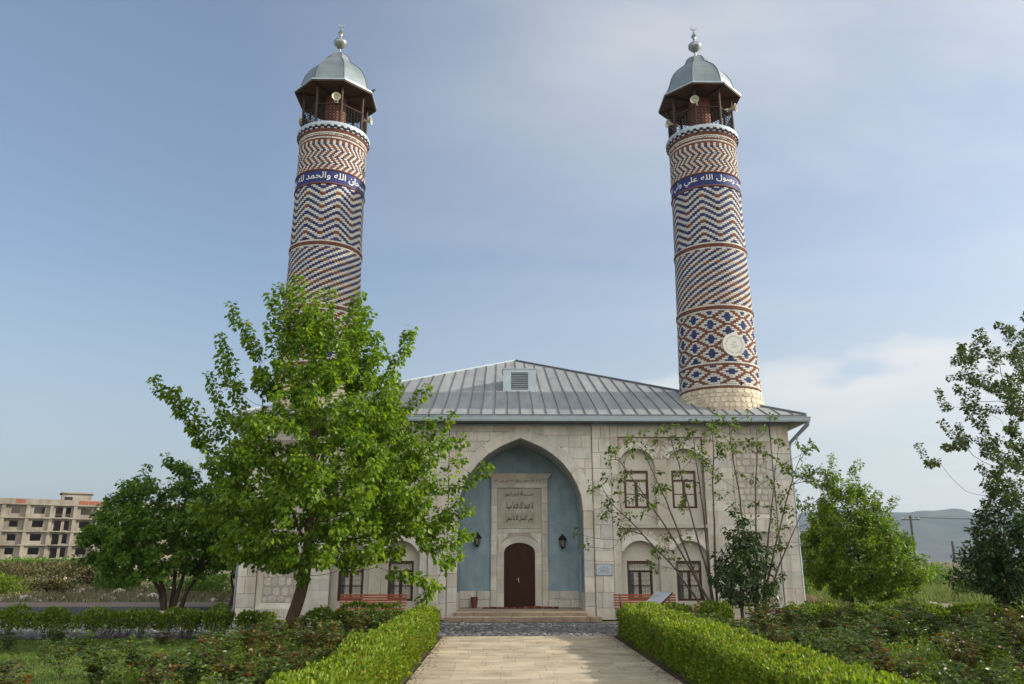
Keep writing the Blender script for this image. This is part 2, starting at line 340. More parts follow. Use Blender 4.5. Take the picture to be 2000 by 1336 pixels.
# ---- text
AR = {'ا': (0xFE8D, 0xFE8E), 'أ': (0xFE83, 0xFE84), 'إ': (0xFE87, 0xFE88), 'ب': (0xFE8F, 0xFE90, 0xFE91, 0xFE92), 'ت': (0xFE95, 0xFE96, 0xFE97, 0xFE98),
      'ح': (0xFEA1, 0xFEA2, 0xFEA3, 0xFEA4), 'د': (0xFEA9, 0xFEAA), 'ر': (0xFEAD, 0xFEAE), 'س': (0xFEB1, 0xFEB2, 0xFEB3, 0xFEB4),
      'ع': (0xFEC9, 0xFECA, 0xFECB, 0xFECC), 'ف': (0xFED1, 0xFED2, 0xFED3, 0xFED4), 'ك': (0xFED9, 0xFEDA, 0xFEDB, 0xFEDC),
      'ل': (0xFEDD, 0xFEDE, 0xFEDF, 0xFEE0), 'م': (0xFEE1, 0xFEE2, 0xFEE3, 0xFEE4), 'ن': (0xFEE5, 0xFEE6, 0xFEE7, 0xFEE8),
      'ه': (0xFEE9, 0xFEEA, 0xFEEB, 0xFEEC), 'و': (0xFEED, 0xFEEE), 'ي': (0xFEF1, 0xFEF2, 0xFEF3, 0xFEF4), 'ى': (0xFEEF, 0xFEF0), 'L': (0xFEFB, 0xFEFC)}
def arabic(t):
    out = []
    for w in t.split(' '):
        w = w.replace('لا', 'L'); g = ''
        for i, ch in enumerate(w):
            if ch == 'ـ': g += ch; continue
            f = AR[ch]
            pj = i > 0 and (w[i - 1] == 'ـ' or len(AR[w[i - 1]]) == 4)
            nj = i < len(w) - 1 and len(f) == 4
            g += chr(f[3] if pj and nj else f[1] if pj else f[2] if nj else f[0])
        out.append(g[::-1])
    return ' '.join(out[::-1])
def text_mesh(s, w, h, off=0.0, extrude=0.0, res=2):
    c = bpy.data.curves.new('t', 'FONT'); c.body = s; c.resolution_u = res; c.offset = off; c.extrude = extrude; c.fill_mode = 'FRONT' if not extrude else 'BOTH'
    o = bpy.data.objects.new('t', c); COL.objects.link(o)
    dg = bpy.context.evaluated_depsgraph_get(); me = bpy.data.meshes.new_from_object(o.evaluated_get(dg))
    bpy.data.objects.remove(o); bpy.data.curves.remove(c)
    me.materials.clear()
    V = np.zeros(len(me.vertices) * 3, dtype=np.float32); me.vertices.foreach_get('co', V); V = V.reshape(-1, 3)
    lo, hi = V.min(0), V.max(0)
    V[:, 0] = (V[:, 0] - (lo[0] + hi[0]) / 2) / (hi[0] - lo[0]) * w
    V[:, 1] = (V[:, 1] - (lo[1] + hi[1]) / 2) / (hi[1] - lo[1]) * h
    return me, V
def text_flat(name, s, w, h, m, parent, x, y, z, off=0.0, depth=.004):
    me, V = text_mesh(s, w, h, off)
    P = np.stack([V[:, 0] + x, np.full(len(V), y), V[:, 1] + z], 1).astype(np.float32)
    me.vertices.foreach_set('co', P.ravel()); me.update()
    o = link(name, me, m, parent)
    sm = o.modifiers.new('solid', 'SOLIDIFY'); sm.thickness = depth; sm.offset = 0
    return o

# ---- leaves: two folded quads each
def leaf_arrays(P, A, size, width=.55, fold=.25, seed=0, up=0.6):
    n = len(P); g = np.random.default_rng(seed)
    A = A / (np.linalg.norm(A, axis=1, keepdims=True) + 1e-9)
    N = g.normal(size=(n, 3)); N[:, 2] = np.abs(N[:, 2]) + up
    N -= A * (N * A).sum(1, keepdims=True); N /= (np.linalg.norm(N, axis=1, keepdims=True) + 1e-9)
    B = np.cross(A, N)
    s = size[:, None]
    w = width * .5
    def pt(t, b, c): return P + (A * t + B * (b * w * 2) + N * c) * s
    fz = fold * .25
    V = np.stack([pt(0, 0, 0), pt(.30, .5, fz), pt(.68, .40, fz), pt(1.0, 0, -.06), pt(.68, -.40, fz), pt(.30, -.5, fz)], 1).reshape(-1, 3)
    i = np.arange(n)[:, None] * 6
    F = np.concatenate([i + np.array([[0, 1, 2, 3]]), i + np.array([[0, 3, 4, 5]])])
    return V, F
def leaf_obj(name, P, A, size, m, parent, **k):
    V, F = leaf_arrays(P, A, size, **k)
    me = npmesh(name, V, F)
    return link(name, me, m, parent)
def tubes_arrays(polys, radii, k=6):
    V = []; F = []; base = 0
    for pts, rr in zip(polys, radii):
        pts = np.asarray(pts); n = len(pts)
        d = np.gradient(pts, axis=0); d /= (np.linalg.norm(d, axis=1, keepdims=True) + 1e-9)
        ref = np.array([0.3, 0.9, 0.1]) if abs(d[0][1]) < .8 else np.array([1., 0, 0])
        a = np.cross(d, ref); a /= (np.linalg.norm(a, axis=1, keepdims=True) + 1e-9); b = np.cross(d, a)
        kk = k if rr[0] > .02 else 4
        t = np.linspace(0, 2 * np.pi, kk, endpoint=False)
        ring = pts[:, None, :] + (a[:, None, :] * np.cos(t)[None, :, None] + b[:, None, :] * np.sin(t)[None, :, None]) * np.asarray(rr)[:, None, None]
        V.append(ring.reshape(-1, 3))
        i = np.arange(n - 1)[:, None] * kk; j = np.arange(kk)[None, :]; j2 = (j + 1) % kk
        q = np.stack([i + j, i + j2, i + kk + j2, i + kk + j], -1).reshape(-1, 4) + base
        F.append(q); base += n * kk
    return np.concatenate(V), np.concatenate(F)

def make_tree(name, label, base, trunk_paths, tips, lm, bark, leaf=.09, per_m=34, group=None, cat='tree', r_tip=.006, r_pow=.45, up_bend=.35, seed=1,
              leaf_len=1.1, width=.6, droop=.55, cluster=0, spread=.10, max_sub=3, trunk_r=None, loc=None, sz_var=.3, jit=.05, step=.22, thick_top=False):
    """trunk_paths: list of polylines (world). tips: (n,3). Every tip is joined by a curved branch to the nearest wood."""
    g = np.random.default_rng(seed)
    base = np.asarray(base, float)
    nodes = []; par = []
    def addpoly(pts, start_parent):
        p = start_parent; ids = []
        for q in pts: nodes.append(np.asarray(q, float)); par.append(p); p = len(nodes) - 1; ids.append(p)
        return ids
    def densify(pts):
        out = [np.asarray(pts[0], float)]
        for a, b in zip(pts[:-1], pts[1:]):
            a = np.asarray(a, float); b = np.asarray(b, float); m_ = max(1, int(np.linalg.norm(b - a) / step))
            for i in range(1, m_ + 1): out.append(a + (b - a) * i / m_ + g.normal(0, jit * .25, 3) * (i < m_))
        return out
    branches = []; roots = []
    for tp in trunk_paths:
        d = densify(tp)
        if nodes and np.linalg.norm(d[0] - base) > .25:
            D = np.linalg.norm(np.array(nodes) - d[0], axis=1); p = int(D.argmin()); ids = addpoly(d[1:] if D[p] < .05 else d, p); branches.append([p] + ids)
        else:
            ids = addpoly(d, -1); branches.append(ids)
    n_trunk = len(nodes)
    tips = np.asarray(tips, float)
    order = np.argsort(np.linalg.norm(tips - nodes[len(branches[0]) - 1], axis=1))
    NA = np.zeros((len(nodes) + len(tips) * 60, 3)); NA[:len(nodes)] = nodes
    leafy = []
    for ti in order:
        t = tips[ti]; cur = NA[:len(nodes)]
        v = t - cur; D = np.linalg.norm(v, axis=1)
        pen = D + np.maximum(0, cur[:, 2] - t[2] + .15) * 1.6
        pen[cur[:, 2] < base[2] + .6] += 3
        # prefer wood nearer the trunk than the tip
        ax = nodes[0]
        rt = np.hypot(t[0] - ax[0], t[1] - ax[1]); rc = np.hypot(cur[:, 0] - ax[0], cur[:, 1] - ax[1])
        pen += np.maximum(0, rc - rt) * 1.5
        p = int(pen.argmin()); a = cur[p].copy(); L = D[p]
        if L < .12: continue
        m_ = max(2, int(L / step)); s = np.linspace(0, 1, m_ + 1)[1:, None]
        pd = (cur[p] - cur[par[p]]) if par[p] >= 0 else np.array([0, 0, 1.])
        pd = pd / (np.linalg.norm(pd) + 1e-9)
        c = a + (t - a) * .5 + np.array([0, 0, -up_bend * L * .35]) + pd * L * .12 + g.normal(0, jit * L, 3)
        pts = (1 - s) ** 2 * a + 2 * s * (1 - s) * c + s ** 2 * t
        k0 = len(nodes); ids = addpoly(pts, p); NA[k0:k0 + len(pts)] = pts; branches.append([p] + ids)
    n = len(nodes); cnt = np.zeros(n); kids = np.zeros(n, int)
    for i in range(n):
        if par[i] >= 0: kids[par[i]] += 1
    for i in range(n - 1, -1, -1):
        if kids[i] == 0: cnt[i] += 1
        if par[i] >= 0: cnt[par[i]] += cnt[i]
    rad = r_tip * cnt ** r_pow
    if trunk_r:
        for br in branches[:len(trunk_paths)]:
            if nodes[br[0]][2] > base[2] + .3: continue
            for k_, q in enumerate(br):
                f_ = k_ / max(1, len(br) - 1)
                rad[q] = max(min(rad[q], trunk_r * 1.1), trunk_r * (1 - (.45 if len(branches[0]) and br is branches[0] and thick_top else .85) * f_)) * (1 + .5 * max(0, 1 - (nodes[q][2] - base[2]) / .25))
    NA = NA[:n]
    root = empty(name, tuple(base), label, cat, group)
    off = base
    pol, rr = [], []
    for br in branches:
        r_ = rad[br].copy()
        if len(br) > 1: r_[0] = min(r_[0], r_[1] * 1.25)
        pol.append(NA[br] - off); rr.append(r_)
    V, F = tubes_arrays(pol[:len(trunk_paths)], rr[:len(trunk_paths)], 10)
    link('trunk', npmesh('trunk', V, F, True), bark, root)
    if len(pol) > len(trunk_paths):
        V, F = tubes_arrays(pol[len(trunk_paths):], rr[len(trunk_paths):], 6)
        link('branches', npmesh('branches', V, F, True), bark, root)
    # leaves on fine wood
    sel = np.array([i for i in range(n_trunk, n) if cnt[i] <= max_sub and par[i] >= 0])
    if leaf_len:
        # distance to tip along the wood
        dist = np.full(n, 1e9)
        for i in range(n - 1, -1, -1):
            if kids[i] == 0: dist[i] = 0
            if par[i] >= 0: dist[par[i]] = min(dist[par[i]], dist[i] + np.linalg.norm(NA[i] - NA[par[i]]))
        sel = np.array([i for i in sel if dist[i] < leaf_len])
    A_ = NA[sel]; B_ = NA[np.array(par)[sel]]; seg = np.linalg.norm(A_ - B_, axis=1)
    nl = np.maximum(1, g.poisson(np.maximum(seg * per_m, .01)))
    idx = np.repeat(np.arange(len(sel)), nl); t = g.random(len(idx))[:, None]
    P = B_[idx] * (1 - t) + A_[idx] * t
    if cluster:
        tipn = np.array([i for i in range(n_trunk, n) if kids[i] == 0])
        P2 = np.repeat(NA[tipn], cluster, axis=0); P = np.concatenate([P, P2]) if per_m > 0 else P2
        dd = np.concatenate([(A_ - B_)[idx], np.repeat(NA[tipn] - NA[np.array(par)[tipn]], cluster, axis=0)]) if per_m > 0 else np.repeat(NA[tipn] - NA[np.array(par)[tipn]], cluster, axis=0)
    else: dd = (A_ - B_)[idx]
    dd = dd / (np.linalg.norm(dd, axis=1, keepdims=True) + 1e-9)
    rd = g.normal(size=P.shape); rd -= dd * (rd * dd).sum(1, keepdims=True); rd /= np.linalg.norm(rd, axis=1, keepdims=True) + 1e-9
    P = P + rd * (g.random((len(P), 1)) ** .7) * spread
    ax = rd * .9 + dd * .35 + np.array([0, 0, -droop]) + g.normal(0, .25, P.shape)
    size = leaf * (1 + sz_var * g.normal(size=len(P))).clip(.45, 1.7)
    leaf_obj('crown', P - off, ax, size, lm, root, width=width, seed=seed + 5)
    return root, len(P)

def cloud_points(lumps, n, seed, shell=.55):
    """points in ellipsoid lumps, denser towards the skin; lumps: (x,y,z,rx,ry,rz)"""
    g = np.random.default_rng(seed); L = np.array(lumps, float)
    vol = L[:, 3] * L[:, 4] * L[:, 5]; w = vol ** .75; w /= w.sum()
    i = g.choice(len(L), n, p=w); d = g.normal(size=(n, 3)); d /= np.linalg.norm(d, axis=1, keepdims=True)
    r = (shell + (1 - shell) * g.random(n)) ** 1.0 * (1 + g.normal(0, .05, n))
    r = np.where(g.random(n) < .35, r * g.random(n) ** .5, r)
    return L[i, :3] + d * L[i, 3:] * r[:, None], d
def make_bush(name, label, base, lumps, n, leaf, lm, cat='shrub', group=None, seed=1, stems=5, bark=None, width=.6, kind=None, floor=None):
    g = np.random.default_rng(seed)
    base = np.array(base, float)
    root = empty(name, tuple(base), label, cat, group)
    if kind: root['kind'] = kind
    P, D = cloud_points(lumps, n, seed)
    fz = (base[2] if floor is None else floor)
    keep = P[:, 2] > fz + .02; P = P[keep]; D = D[keep]
    leaf_obj('foliage', P - base, D + g.normal(0, .6, P.shape) + np.array([0, 0, .15]), leaf * (1 + .3 * g.normal(size=len(P))).clip(.4, 1.7), lm, root, seed=seed, width=width)
    pol, rr = [], []
    for k in range(stems):
        Lp = lumps[k % len(lumps)]; t = np.array(Lp[:3]) + g.normal(0, .25, 3) * np.array(Lp[3:])
        b = base + np.array([g.normal(0, .08), g.normal(0, .08), -.05]); m_ = (b + t) / 2 + g.normal(0, .08, 3)
        s = np.linspace(0, 1, 7)[:, None]; pts = (1 - s) ** 2 * b + 2 * s * (1 - s) * m_ + s ** 2 * t
        pol.append(pts - base); h = max(.3, Lp[5]); rr.append(np.linspace(.02 * h + .008, .004, 7))
    V, F = tubes_arrays(pol, rr, 5); link('stems', npmesh('stems', V, F, True), bark or M_bark, root)
    return root

# ================================================================== THE SETTING
def sheet(name, x0, x1, y0, y1, z, m, kind='structure', parent=None):
    o = link(name, npmesh(name, [(x0, y0, z), (x1, y0, z), (x1, y1, z), (x0, y1, z)], [np.array([[0, 1, 2, 3]])]), m, parent)
    return tag(o, kind=kind) if parent is None else o
def vnoise(x, y, s, seed=0):
    g = np.random.default_rng(seed); r = 0
    for k in range(5):
        a, b, c, d = g.uniform(-1, 1, 4); p, q = g.uniform(0, 6.3, 2)
        r = r + np.sin((x * a + y * b) / s * 2 + p) * np.sin((x * c + y * d) / s * 2 + q)
    return r / 3
# one ground sheet to the horizon with gentle swells away from the garden
def terrain():
    xs = np.concatenate([-np.geomspace(6000, 30, 34), np.linspace(-26, 26, 40), np.geomspace(30, 6000, 34)])
    ys = np.concatenate([-np.geomspace(2000, 40, 14), np.linspace(-34, 34, 44), np.geomspace(37, 7000, 40)])
    X, Y = np.meshgrid(xs, ys)
    Z = np.full_like(X, GZ - .03)
    # scrub mound on the left beyond the road
    m1 = 0.95 * np.exp(-(((X + 40) / 16) ** 2 + ((Y - 34) / 14) ** 2)) + .5 * np.exp(-(((X + 24) / 9) ** 2 + ((Y - 30) / 10) ** 2))
    m1 += .12 * vnoise(X, Y, 4, 3) * (Y > 12)
    Z += np.where(Y > 11, m1 * np.clip((Y - 11) / 6, 0, 1), 0)
    # low bank behind the mosque on the right
    Z += .55 * np.exp(-(((X - 11.2) / 1.6) ** 2 + ((Y - 9) / 2.5) ** 2))
    o = link('ground', npmesh('ground', np.stack([X.ravel(), Y.ravel(), Z.ravel()], 1), [grid_faces(len(ys), len(xs))], True), M_field)
    tag(o, kind='structure')
def grid_faces(ny, nx):
    i = np.arange(ny - 1)[:, None] * nx + np.arange(nx - 1)[None, :]
    return np.stack([i, i + 1, i + nx + 1, i + nx], -1).reshape(-1, 4)
terrain()
def hill(name, cx_, cy_, rx, ry, h, seed):
    n = 90; m = 40
    X, Y = np.meshgrid(np.linspace(cx_ - rx, cx_ + rx, n), np.linspace(cy_ - ry, cy_ + ry, m))
    u = (X - cx_) / rx; v = (Y - cy_) / ry
    env = np.clip(1 - u ** 2, 0, 1) ** .8 * np.clip(1 - v ** 2, 0, 1) ** 1.1
    Z = -3 + h * env * (1 + .22 * vnoise(X, Y * .4, rx * .55, seed) + .16 * vnoise(X, Y, rx * .16, seed + 1) + .09 * vnoise(X, Y, rx * .05, seed + 2))
    tag(link(name, npmesh(name, np.stack([X.ravel(), Y.ravel(), Z.ravel()], 1), [grid_faces(m, n)], True), M_hill), kind='structure')
hill('hills', 1750, 2900, 1500, 900, 185, 4)
hill('hills', 3600, 3300, 1900, 900, 225, 9)
hill('hills', -2600, 5200, 2600, 1100, 70, 12)

hz = MB().box(-6100, 6100, -2100, 7100, -5.5, 290).build('haze', None)
hm = bpy.data.materials.new('haze_air'); hm.use_nodes = True; hn = hm.node_tree.nodes; hn.clear()
pv = hn.new('ShaderNodeVolumePrincipled'); pv.inputs['Color'].default_value = (.55, .70, .90, 1); pv.inputs['Density'].default_value = .00011; pv.inputs['Anisotropy'].default_value = .3
ho = hn.new('ShaderNodeOutputMaterial'); hm.node_tree.links.new(pv.outputs[0], ho.inputs['Volume']); hz.data.materials.append(hm); tag(hz, kind='stuff')
sheet('road', -60, -9.9, 1.2, 7.6, GZ + .004, M_asph)
sheet('road_verge', -60, -10.2, 7.6, 11.6, GZ - .002, M_verge)
sheet('dirt_track', 10.6, 70, 6.2, 9.6, GZ + .0, M_verge)
sheet('lawn', -22, -3.05, -34, -6.55, GZ + .004, M_lawn)
sheet('flower_bed_soil', 3.3, 24, -34, -6.3, GZ + .004, M_soil)

# path of stone slabs
path = sheet('path', -2.12, 2.14, -34, -5.72, GZ + .006, M_joint)
def slab_course(y, d, g, root, n_part):
    x = -2.10; cnt = 0
    while x < 2.10:
        w = g.uniform(.5, .9)
        if 2.12 - (x + w) < .3: w = 2.12 - x
        dz = g.uniform(-.002, .002)
        b = MB().box(x + .0028, x + w - .0028, y + .003, y + d - .003, GZ, GZ + .020 + dz)
        if n_part: b.build('slab', M_pave, root)
        else: yield b
        x += w; cnt += 1
g = random.Random(5); y = -5.75; rest = MB(); far_rest = []
while y > -33:
    d = g.uniform(.40, .62)
    if y > -20.5: list(slab_course(y - d, d, g, path, True))
    else:
        for b in slab_course(y - d, d, g, path, False): rest.add(b.v, b.f)
    y -= d
o = rest.build('slabs_underfoot', M_pave, path); o['kind'] = 'stuff'
for s, x0 in ((-1, -2.30), (1, 2.14)):
    sheet('soil_strip', x0, x0 + .16, -34, -5.8, GZ + .008, M_soil)

# cobbled apron
def cobbles():
    g = np.random.default_rng(3)
    V, Fq = [], []; base = 0; tmpl_n = 0
    rows = []
    y = -1.35
    while y > -6.0:
        h = g.uniform(.055, .085)
        x = -15.5 + g.uniform(0, .2)
        while x < 11.5:
            w = g.uniform(.09, .24)
            rows.append((x, y, w, h)); x += w
        y -= h
    A = np.array(rows); keep = ~((A[:, 1] < -5.74) & (A[:, 0] > -2.3) & (A[:, 0] < 2.2)); A = A[keep]
    n = len(A); cx_, cy_ = A[:, 0] + A[:, 2] / 2, A[:, 1] - A[:, 3] / 2 + g.normal(0, .006, n)
    hx, hy = A[:, 2] / 2 * g.uniform(.78, .97, n), A[:, 3] / 2 * g.uniform(.72, .95, n)
    z = GZ + .012 + g.uniform(0, .022, n); sk = g.normal(0, .18, n)
    P = []
    for (a, b, c) in [(-1, -.6, 0), (-.5, -1, 0), (.6, -1, 0), (1, -.3, 0), (.8, .8, 0), (-.2, 1, 0), (-.9, .6, 0)]:
        P.append(np.stack([cx_ + a * hx, cy_ + b * hy + a * hx * sk * .4, np.full(n, GZ - .01)], 1))
    for (a, b) in [(-.75, -.4), (-.35, -.7), (.45, -.7), (.72, -.2), (.55, .55), (-.15, .72), (-.65, .4)]:
        P.append(np.stack([cx_ + a * hx, cy_ + b * hy + a * hx * sk * .4, z + g.uniform(-.004, .004, n)], 1))
    V = np.stack(P, 1).reshape(-1, 3); i = np.arange(n)[:, None] * 14
    F4 = np.concatenate([i + np.array([[k, (k + 1) % 7, 7 + (k + 1) % 7, 7 + k]]) for k in range(7)])
    F7 = i + np.arange(7, 14)[None, :]
    base = sheet('cobbled_apron', -15.6, 11.6, -6.1, -1.0, GZ - .002, M_cobm)
    o = link('cobbles', npmesh('cobbles', V, [F4, F7]), M_cob, base); o['kind'] = 'stuff'
cobbles()

# ================================================================== THE MOSQUE
mosque = empty('mosque', (0, 10, GZ), 'pale limestone mosque with a blue pointed-arch porch and grey metal roof', 'mosque')
MO = Vector((0, 10, GZ))
def P_(o):      # keep world coordinates for parts written in world space
    o.matrix_parent_inverse = Matrix.Translation(-MO); return o
HW = 9.12; EZ = 6.38; BD = 20.2
def part(name, mb, m, **k): return P_(mb.build(name, m, mosque, **k))
SC = {'n': 0}
STONES = []          # (area, MB) collected, then the larger 300 become parts
def stone(mb, area): STONES.append((area, mb))
def ashlar(x0, x1, z0, z1, y, depth=.06, seed=0, hs=(.30, .46), ws=(.34, .85), lower=None, half=None):
    g = random.Random(seed); z = z0
    hts = []
    while z < z1 - .01:
        h = g.uniform(*hs)
        if z1 - (z + h) < .18: h = z1 - z
        x = x0 - (g.uniform(0, .3) if lower else 0)
        off = g.uniform(0, 1)
        first = True
        x = x0
        while x < x1 - .01:
            w = g.uniform(*ws) * (.6 if first and off > .5 else 1); first = False
            if x1 - (x + w) < .22: w = x1 - x
            yy = y + g.uniform(-.002, .003)
            if lower is None:
                stone(MB().box(x + .0045, x + w - .0045, yy, y + depth, z + .0045, z + h - .0045, ch=.004), w * h)
            else:
                xs = [x + .0045 + (w - .009) * i / 10 for i in range(11)]
                lo = [max(z + .0045, lower(q) + .006) for q in xs]; hi = z + h - .0045
                ok = [(q, l) for q, l in zip(xs, lo) if l < hi - .012]
                if len(ok) >= 2:
                    poly = [(q, l) for q, l in ok] + [(ok[-1][0], hi), (ok[0][0], hi)]
                    # drop collinear bottom points
                    stone(MB().prism(poly, yy, y + depth), (ok[-1][0] - ok[0][0]) * h)
            x += w
        z += h
# pointed arch of the porch
ARCH = [(2.06, 3.30), (2.06, 3.43), (2.02, 3.80), (1.90, 4.14), (1.70, 4.52), (1.42, 4.88), (1.08, 5.18), (.70, 5.42), (.35, 5.58), (0, 5.72)]
OUT = [(2.41, 3.30), (2.41, 3.43), (2.37, 3.88), (2.24, 4.30), (2.01, 4.72), (1.69, 5.12), (1.30, 5.46), (.88, 5.72), (.44, 5.90), (0, 6.05)]
def interp_z(tab, x):
    x = abs(x)
    if x >= tab[0][0]: return tab[0][1]
    for (xa, za), (xb, zb) in zip(tab[:-1], tab[1:]):
        if xb <= x <= xa and xa > xb: return za + (zb - za) * (xa - x) / (xa - xb)
    return tab[-1][1]
EZT = 6.14     # top of the facade stone
# walls behind the facing (front slabs, sides, back)
wl_ = MB()
wl_.box(-HW, -2.3, .44, .9, GZ, EZT + .1); wl_.box(2.3, HW, .44, .9, GZ, EZT + .1)
wl_.box(-HW, -HW + .5, .9, BD, GZ, EZT + .1); wl_.box(HW - .5, HW, .9, BD, GZ, EZT + .1); wl_.box(-HW + .5, HW - .5, BD - .5, BD, GZ, EZT + .1)
part('wall', wl_, M_plaster)
for a, b, y_ in ((3.04, 3.30, .05), (6.17, 7.15, .05), (8.52, HW, .05), (2.41, 3.03, .03)):
    for s in (-1, 1): part('wall_core', MB().box(min(s * a, s * b), max(s * a, s * b), y_, .44, GZ, EZT), M_mortar)
# porch jambs, spandrels, voussoirs
for s in (-1, 1):
    xa, xb = sorted((s * 2.07, s * 2.40))
    ashlar(xa, xb, GZ, 3.30, .055, .3, 20 + s, hs=(.36, .62), ws=(.5, .6))
    xa, xb = sorted((s * 2.42, s * 3.02))
    ashlar(xa, xb, GZ, EZT, -.02, .05, 31 + s, hs=(.34, .62), ws=(.28, .62))
    a, b = sorted((0.0, s * 2.40))
    ashlar(a, b, 3.30, EZT, .055, .3, 41 + s, hs=(.30, .42), ws=(.32, .8), lower=lambda q: interp_z(OUT, q))
    ed = [0, 2, 4, 6, 8, 9]
    for i, j in zip(ed[:-1], ed[1:]):
        inn = [(s * ARCH[k][0], ARCH[k][1]) for k in range(i, j + 1)]; ou = [(s * OUT[k][0], OUT[k][1]) for k in range(i, j + 1)]
        cx_ = sum(p[0] for p in inn + ou) / len(inn + ou); cz_ = sum(p[1] for p in inn + ou) / len(inn + ou)
        poly = [(cx_ + (x - cx_) * .992, cz_ + (z - cz_) * .992) for x, z in (ou + inn[::-1])]
        if s > 0: poly = poly[::-1]
        m_ = MB().prism(poly[::-1], .035, .33)
        STONES.append((1.0, m_))
# side reveals of the porch opening, floor, niche walls and vault
ND = 1.95
for s in (-1, 1):
    nv = MB(); nv.add([(s * 2.062, .32, .70), (s * 2.062, ND, .70), (s * 2.062, ND, 3.30), (s * 2.062, .32, 3.30)], [(0, 1, 2, 3)] if s < 0 else [(3, 2, 1, 0)])
    part('side_wall', nv, M_blue)
vt = MB()
prof = [(x, z) for x, z in ARCH] + [(-x, z) for x, z in ARCH[-2::-1]]
V = []
for k, yy in enumerate((.32, .9, 1.45, ND)):
    for x, z in prof: V.append((x * (1 + .002), yy, z + .002))
n_ = len(prof); F = []
for k in range(3):
    for i in range(n_ - 1): F.append((k * n_ + i, k * n_ + i + 1, (k + 1) * n_ + i + 1, (k + 1) * n_ + i))
vt.add(V, F); part('vault', vt, M_vault)
bw = MB(); poly = [(-2.07, .70)] + [(x, z + .01) for x, z in [(-x, z) for x, z in ARCH]] + [(x, z + .01) for x, z in ARCH[::-1]][1:] + [(2.07, .70)]
bw.prism([(x, z) for x, z in poly], ND + .01, ND + .2); fixn(part('back_wall', bw, M_blue))
for s in (-1, 1):       # stone dado in the niche
    xa, xb = sorted((s * 1.0, s * 2.055)); x = xa; g = random.Random(3 + s)
    ashlar(xa, xb, .15, .70, ND - .02, .05, 60 + s, hs=(.26, .30), ws=(.35, .6))
    # narrow side niche slot
for s in (-1, 1): part('side_dado', MB().box(min(s * 2.05, s * 2.09), max(s * 2.05, s * 2.09), .36, ND, .15, .70), M_stone)
sl = MB(); sl.tube([(2.052, 1.1, .35), (2.052, 1.1, 1.9)], .06, 8); part('wall_slot', sl, M_blue)
# doorway surround
SY = ND - .06
sur = MB(); sur.box(-.98, -.53, SY + .02, ND + .02, .15, 4.2); sur.box(.53, .98, SY + .02, ND + .02, .15, 4.2); sur.box(-.53, .53, SY + .02, ND + .02, 2.32, 4.2)
part('surround_core', sur, M_mortar)
for s in (-1, 1):
    z = .15; g = random.Random(8 + s)
    while z < 4.18:
        h = min(g.uniform(.45, .8), 4.2 - z)
        if 4.2 - z - h < .3: h = 4.2 - z
        stone(MB().box(min(s * .79, s * 1.0) + .003, max(s * .79, s * 1.0) - .003, SY - .03, SY + .05, z + .004, z + h - .004, ch=.004), 1); z += h
    z = .15
    while z < 2.0:
        h = g.uniform(.42, .55)
        if 2.02 - z - h < .3: h = 2.02 - z
        stone(MB().box(min(s * .54, s * .785) + .003, max(s * .54, s * .785) - .003, SY, SY + .05, z + .004, z + h - .004, ch=.004), 1); z += h
def arc_pts(cx_, cz_, rx, rz, a0, a1, n): return [(cx_ + rx * math.cos(R(a0 + (a1 - a0) * i / n)), cz_ + rz * math.sin(R(a0 + (a1 - a0) * i / n))) for i in range(n + 1)]
# flat segmental arch over the door
for (a0, a1) in ((0, 62), (62, 118), (118, 180)):
    ou = arc_pts(0, 1.98, .76, .55, a0 + .6, a1 - .6, 5); inn = arc_pts(0, 1.98, .54, .33, a0 + .6, a1 - .6, 5)
    stone(MB().prism((ou + inn[::-1])[::-1], SY - .012, SY + .05), 1)
for s in (-1, 1):
    stone(MB().prism(sorted([(s * .785, 2.03), (s * .785, 2.64), (s * .38, 2.64), (s * .46, 2.50), (s * .62, 2.36), (s * .74, 2.18)], key=lambda p: math.atan2(p[1] - 2.4, p[0] - s * .66)), SY, SY + .05), 1)
xk = [-.785, -.42, 0, .3, .785]
for a, b in zip(xk[:-1], xk[1:]): stone(MB().box(a + .003, b - .003, SY, SY + .05, 2.648, 2.82, ch=.004), 1)
ip = MB(); ip.box(-.785, .785, SY - .005, SY + .05, 2.83, 4.17)
# joint grooves of the panel as a real inset frame
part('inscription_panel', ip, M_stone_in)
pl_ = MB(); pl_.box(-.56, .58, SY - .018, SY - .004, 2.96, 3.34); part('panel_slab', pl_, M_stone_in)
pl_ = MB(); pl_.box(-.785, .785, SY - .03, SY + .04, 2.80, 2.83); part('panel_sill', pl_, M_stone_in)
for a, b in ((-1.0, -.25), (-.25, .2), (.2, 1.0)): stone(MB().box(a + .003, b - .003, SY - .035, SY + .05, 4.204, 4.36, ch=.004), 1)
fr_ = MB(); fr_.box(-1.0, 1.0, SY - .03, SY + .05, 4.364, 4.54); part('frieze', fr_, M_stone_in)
for a, b in ((-1, -.3), (-.3, .25), (.25, .65), (.65, 1)):
    k0 = 1.06; zz = (4.545, 4.70)
    V = [(a * 1.02 + .003, SY - .035, zz[0]), (b * 1.02 - .003, SY - .035, zz[0]), (b * 1.16 - .003, SY - .13, zz[1]), (a * 1.16 + .003, SY - .13, zz[1]),
         (a * 1.02 + .003, ND, zz[0]), (b * 1.02 - .003, ND, zz[0]), (b * 1.16 - .003, ND, zz[1]), (a * 1.16 + .003, ND, zz[1])]
    stone(MB().add(V, [(0, 1, 2, 3), (5, 4, 7, 6), (3, 2, 6, 7), (1, 0, 4, 5), (0, 3, 7, 4), (2, 1, 5, 6)]), 1)
P_(text_flat('carved_frieze_text', arabic('لا اله الا الله محمد رسول الله علي ولي الله'), 1.76, .13, M_ink, mosque, 0, SY - .034, 4.45, off=.004))
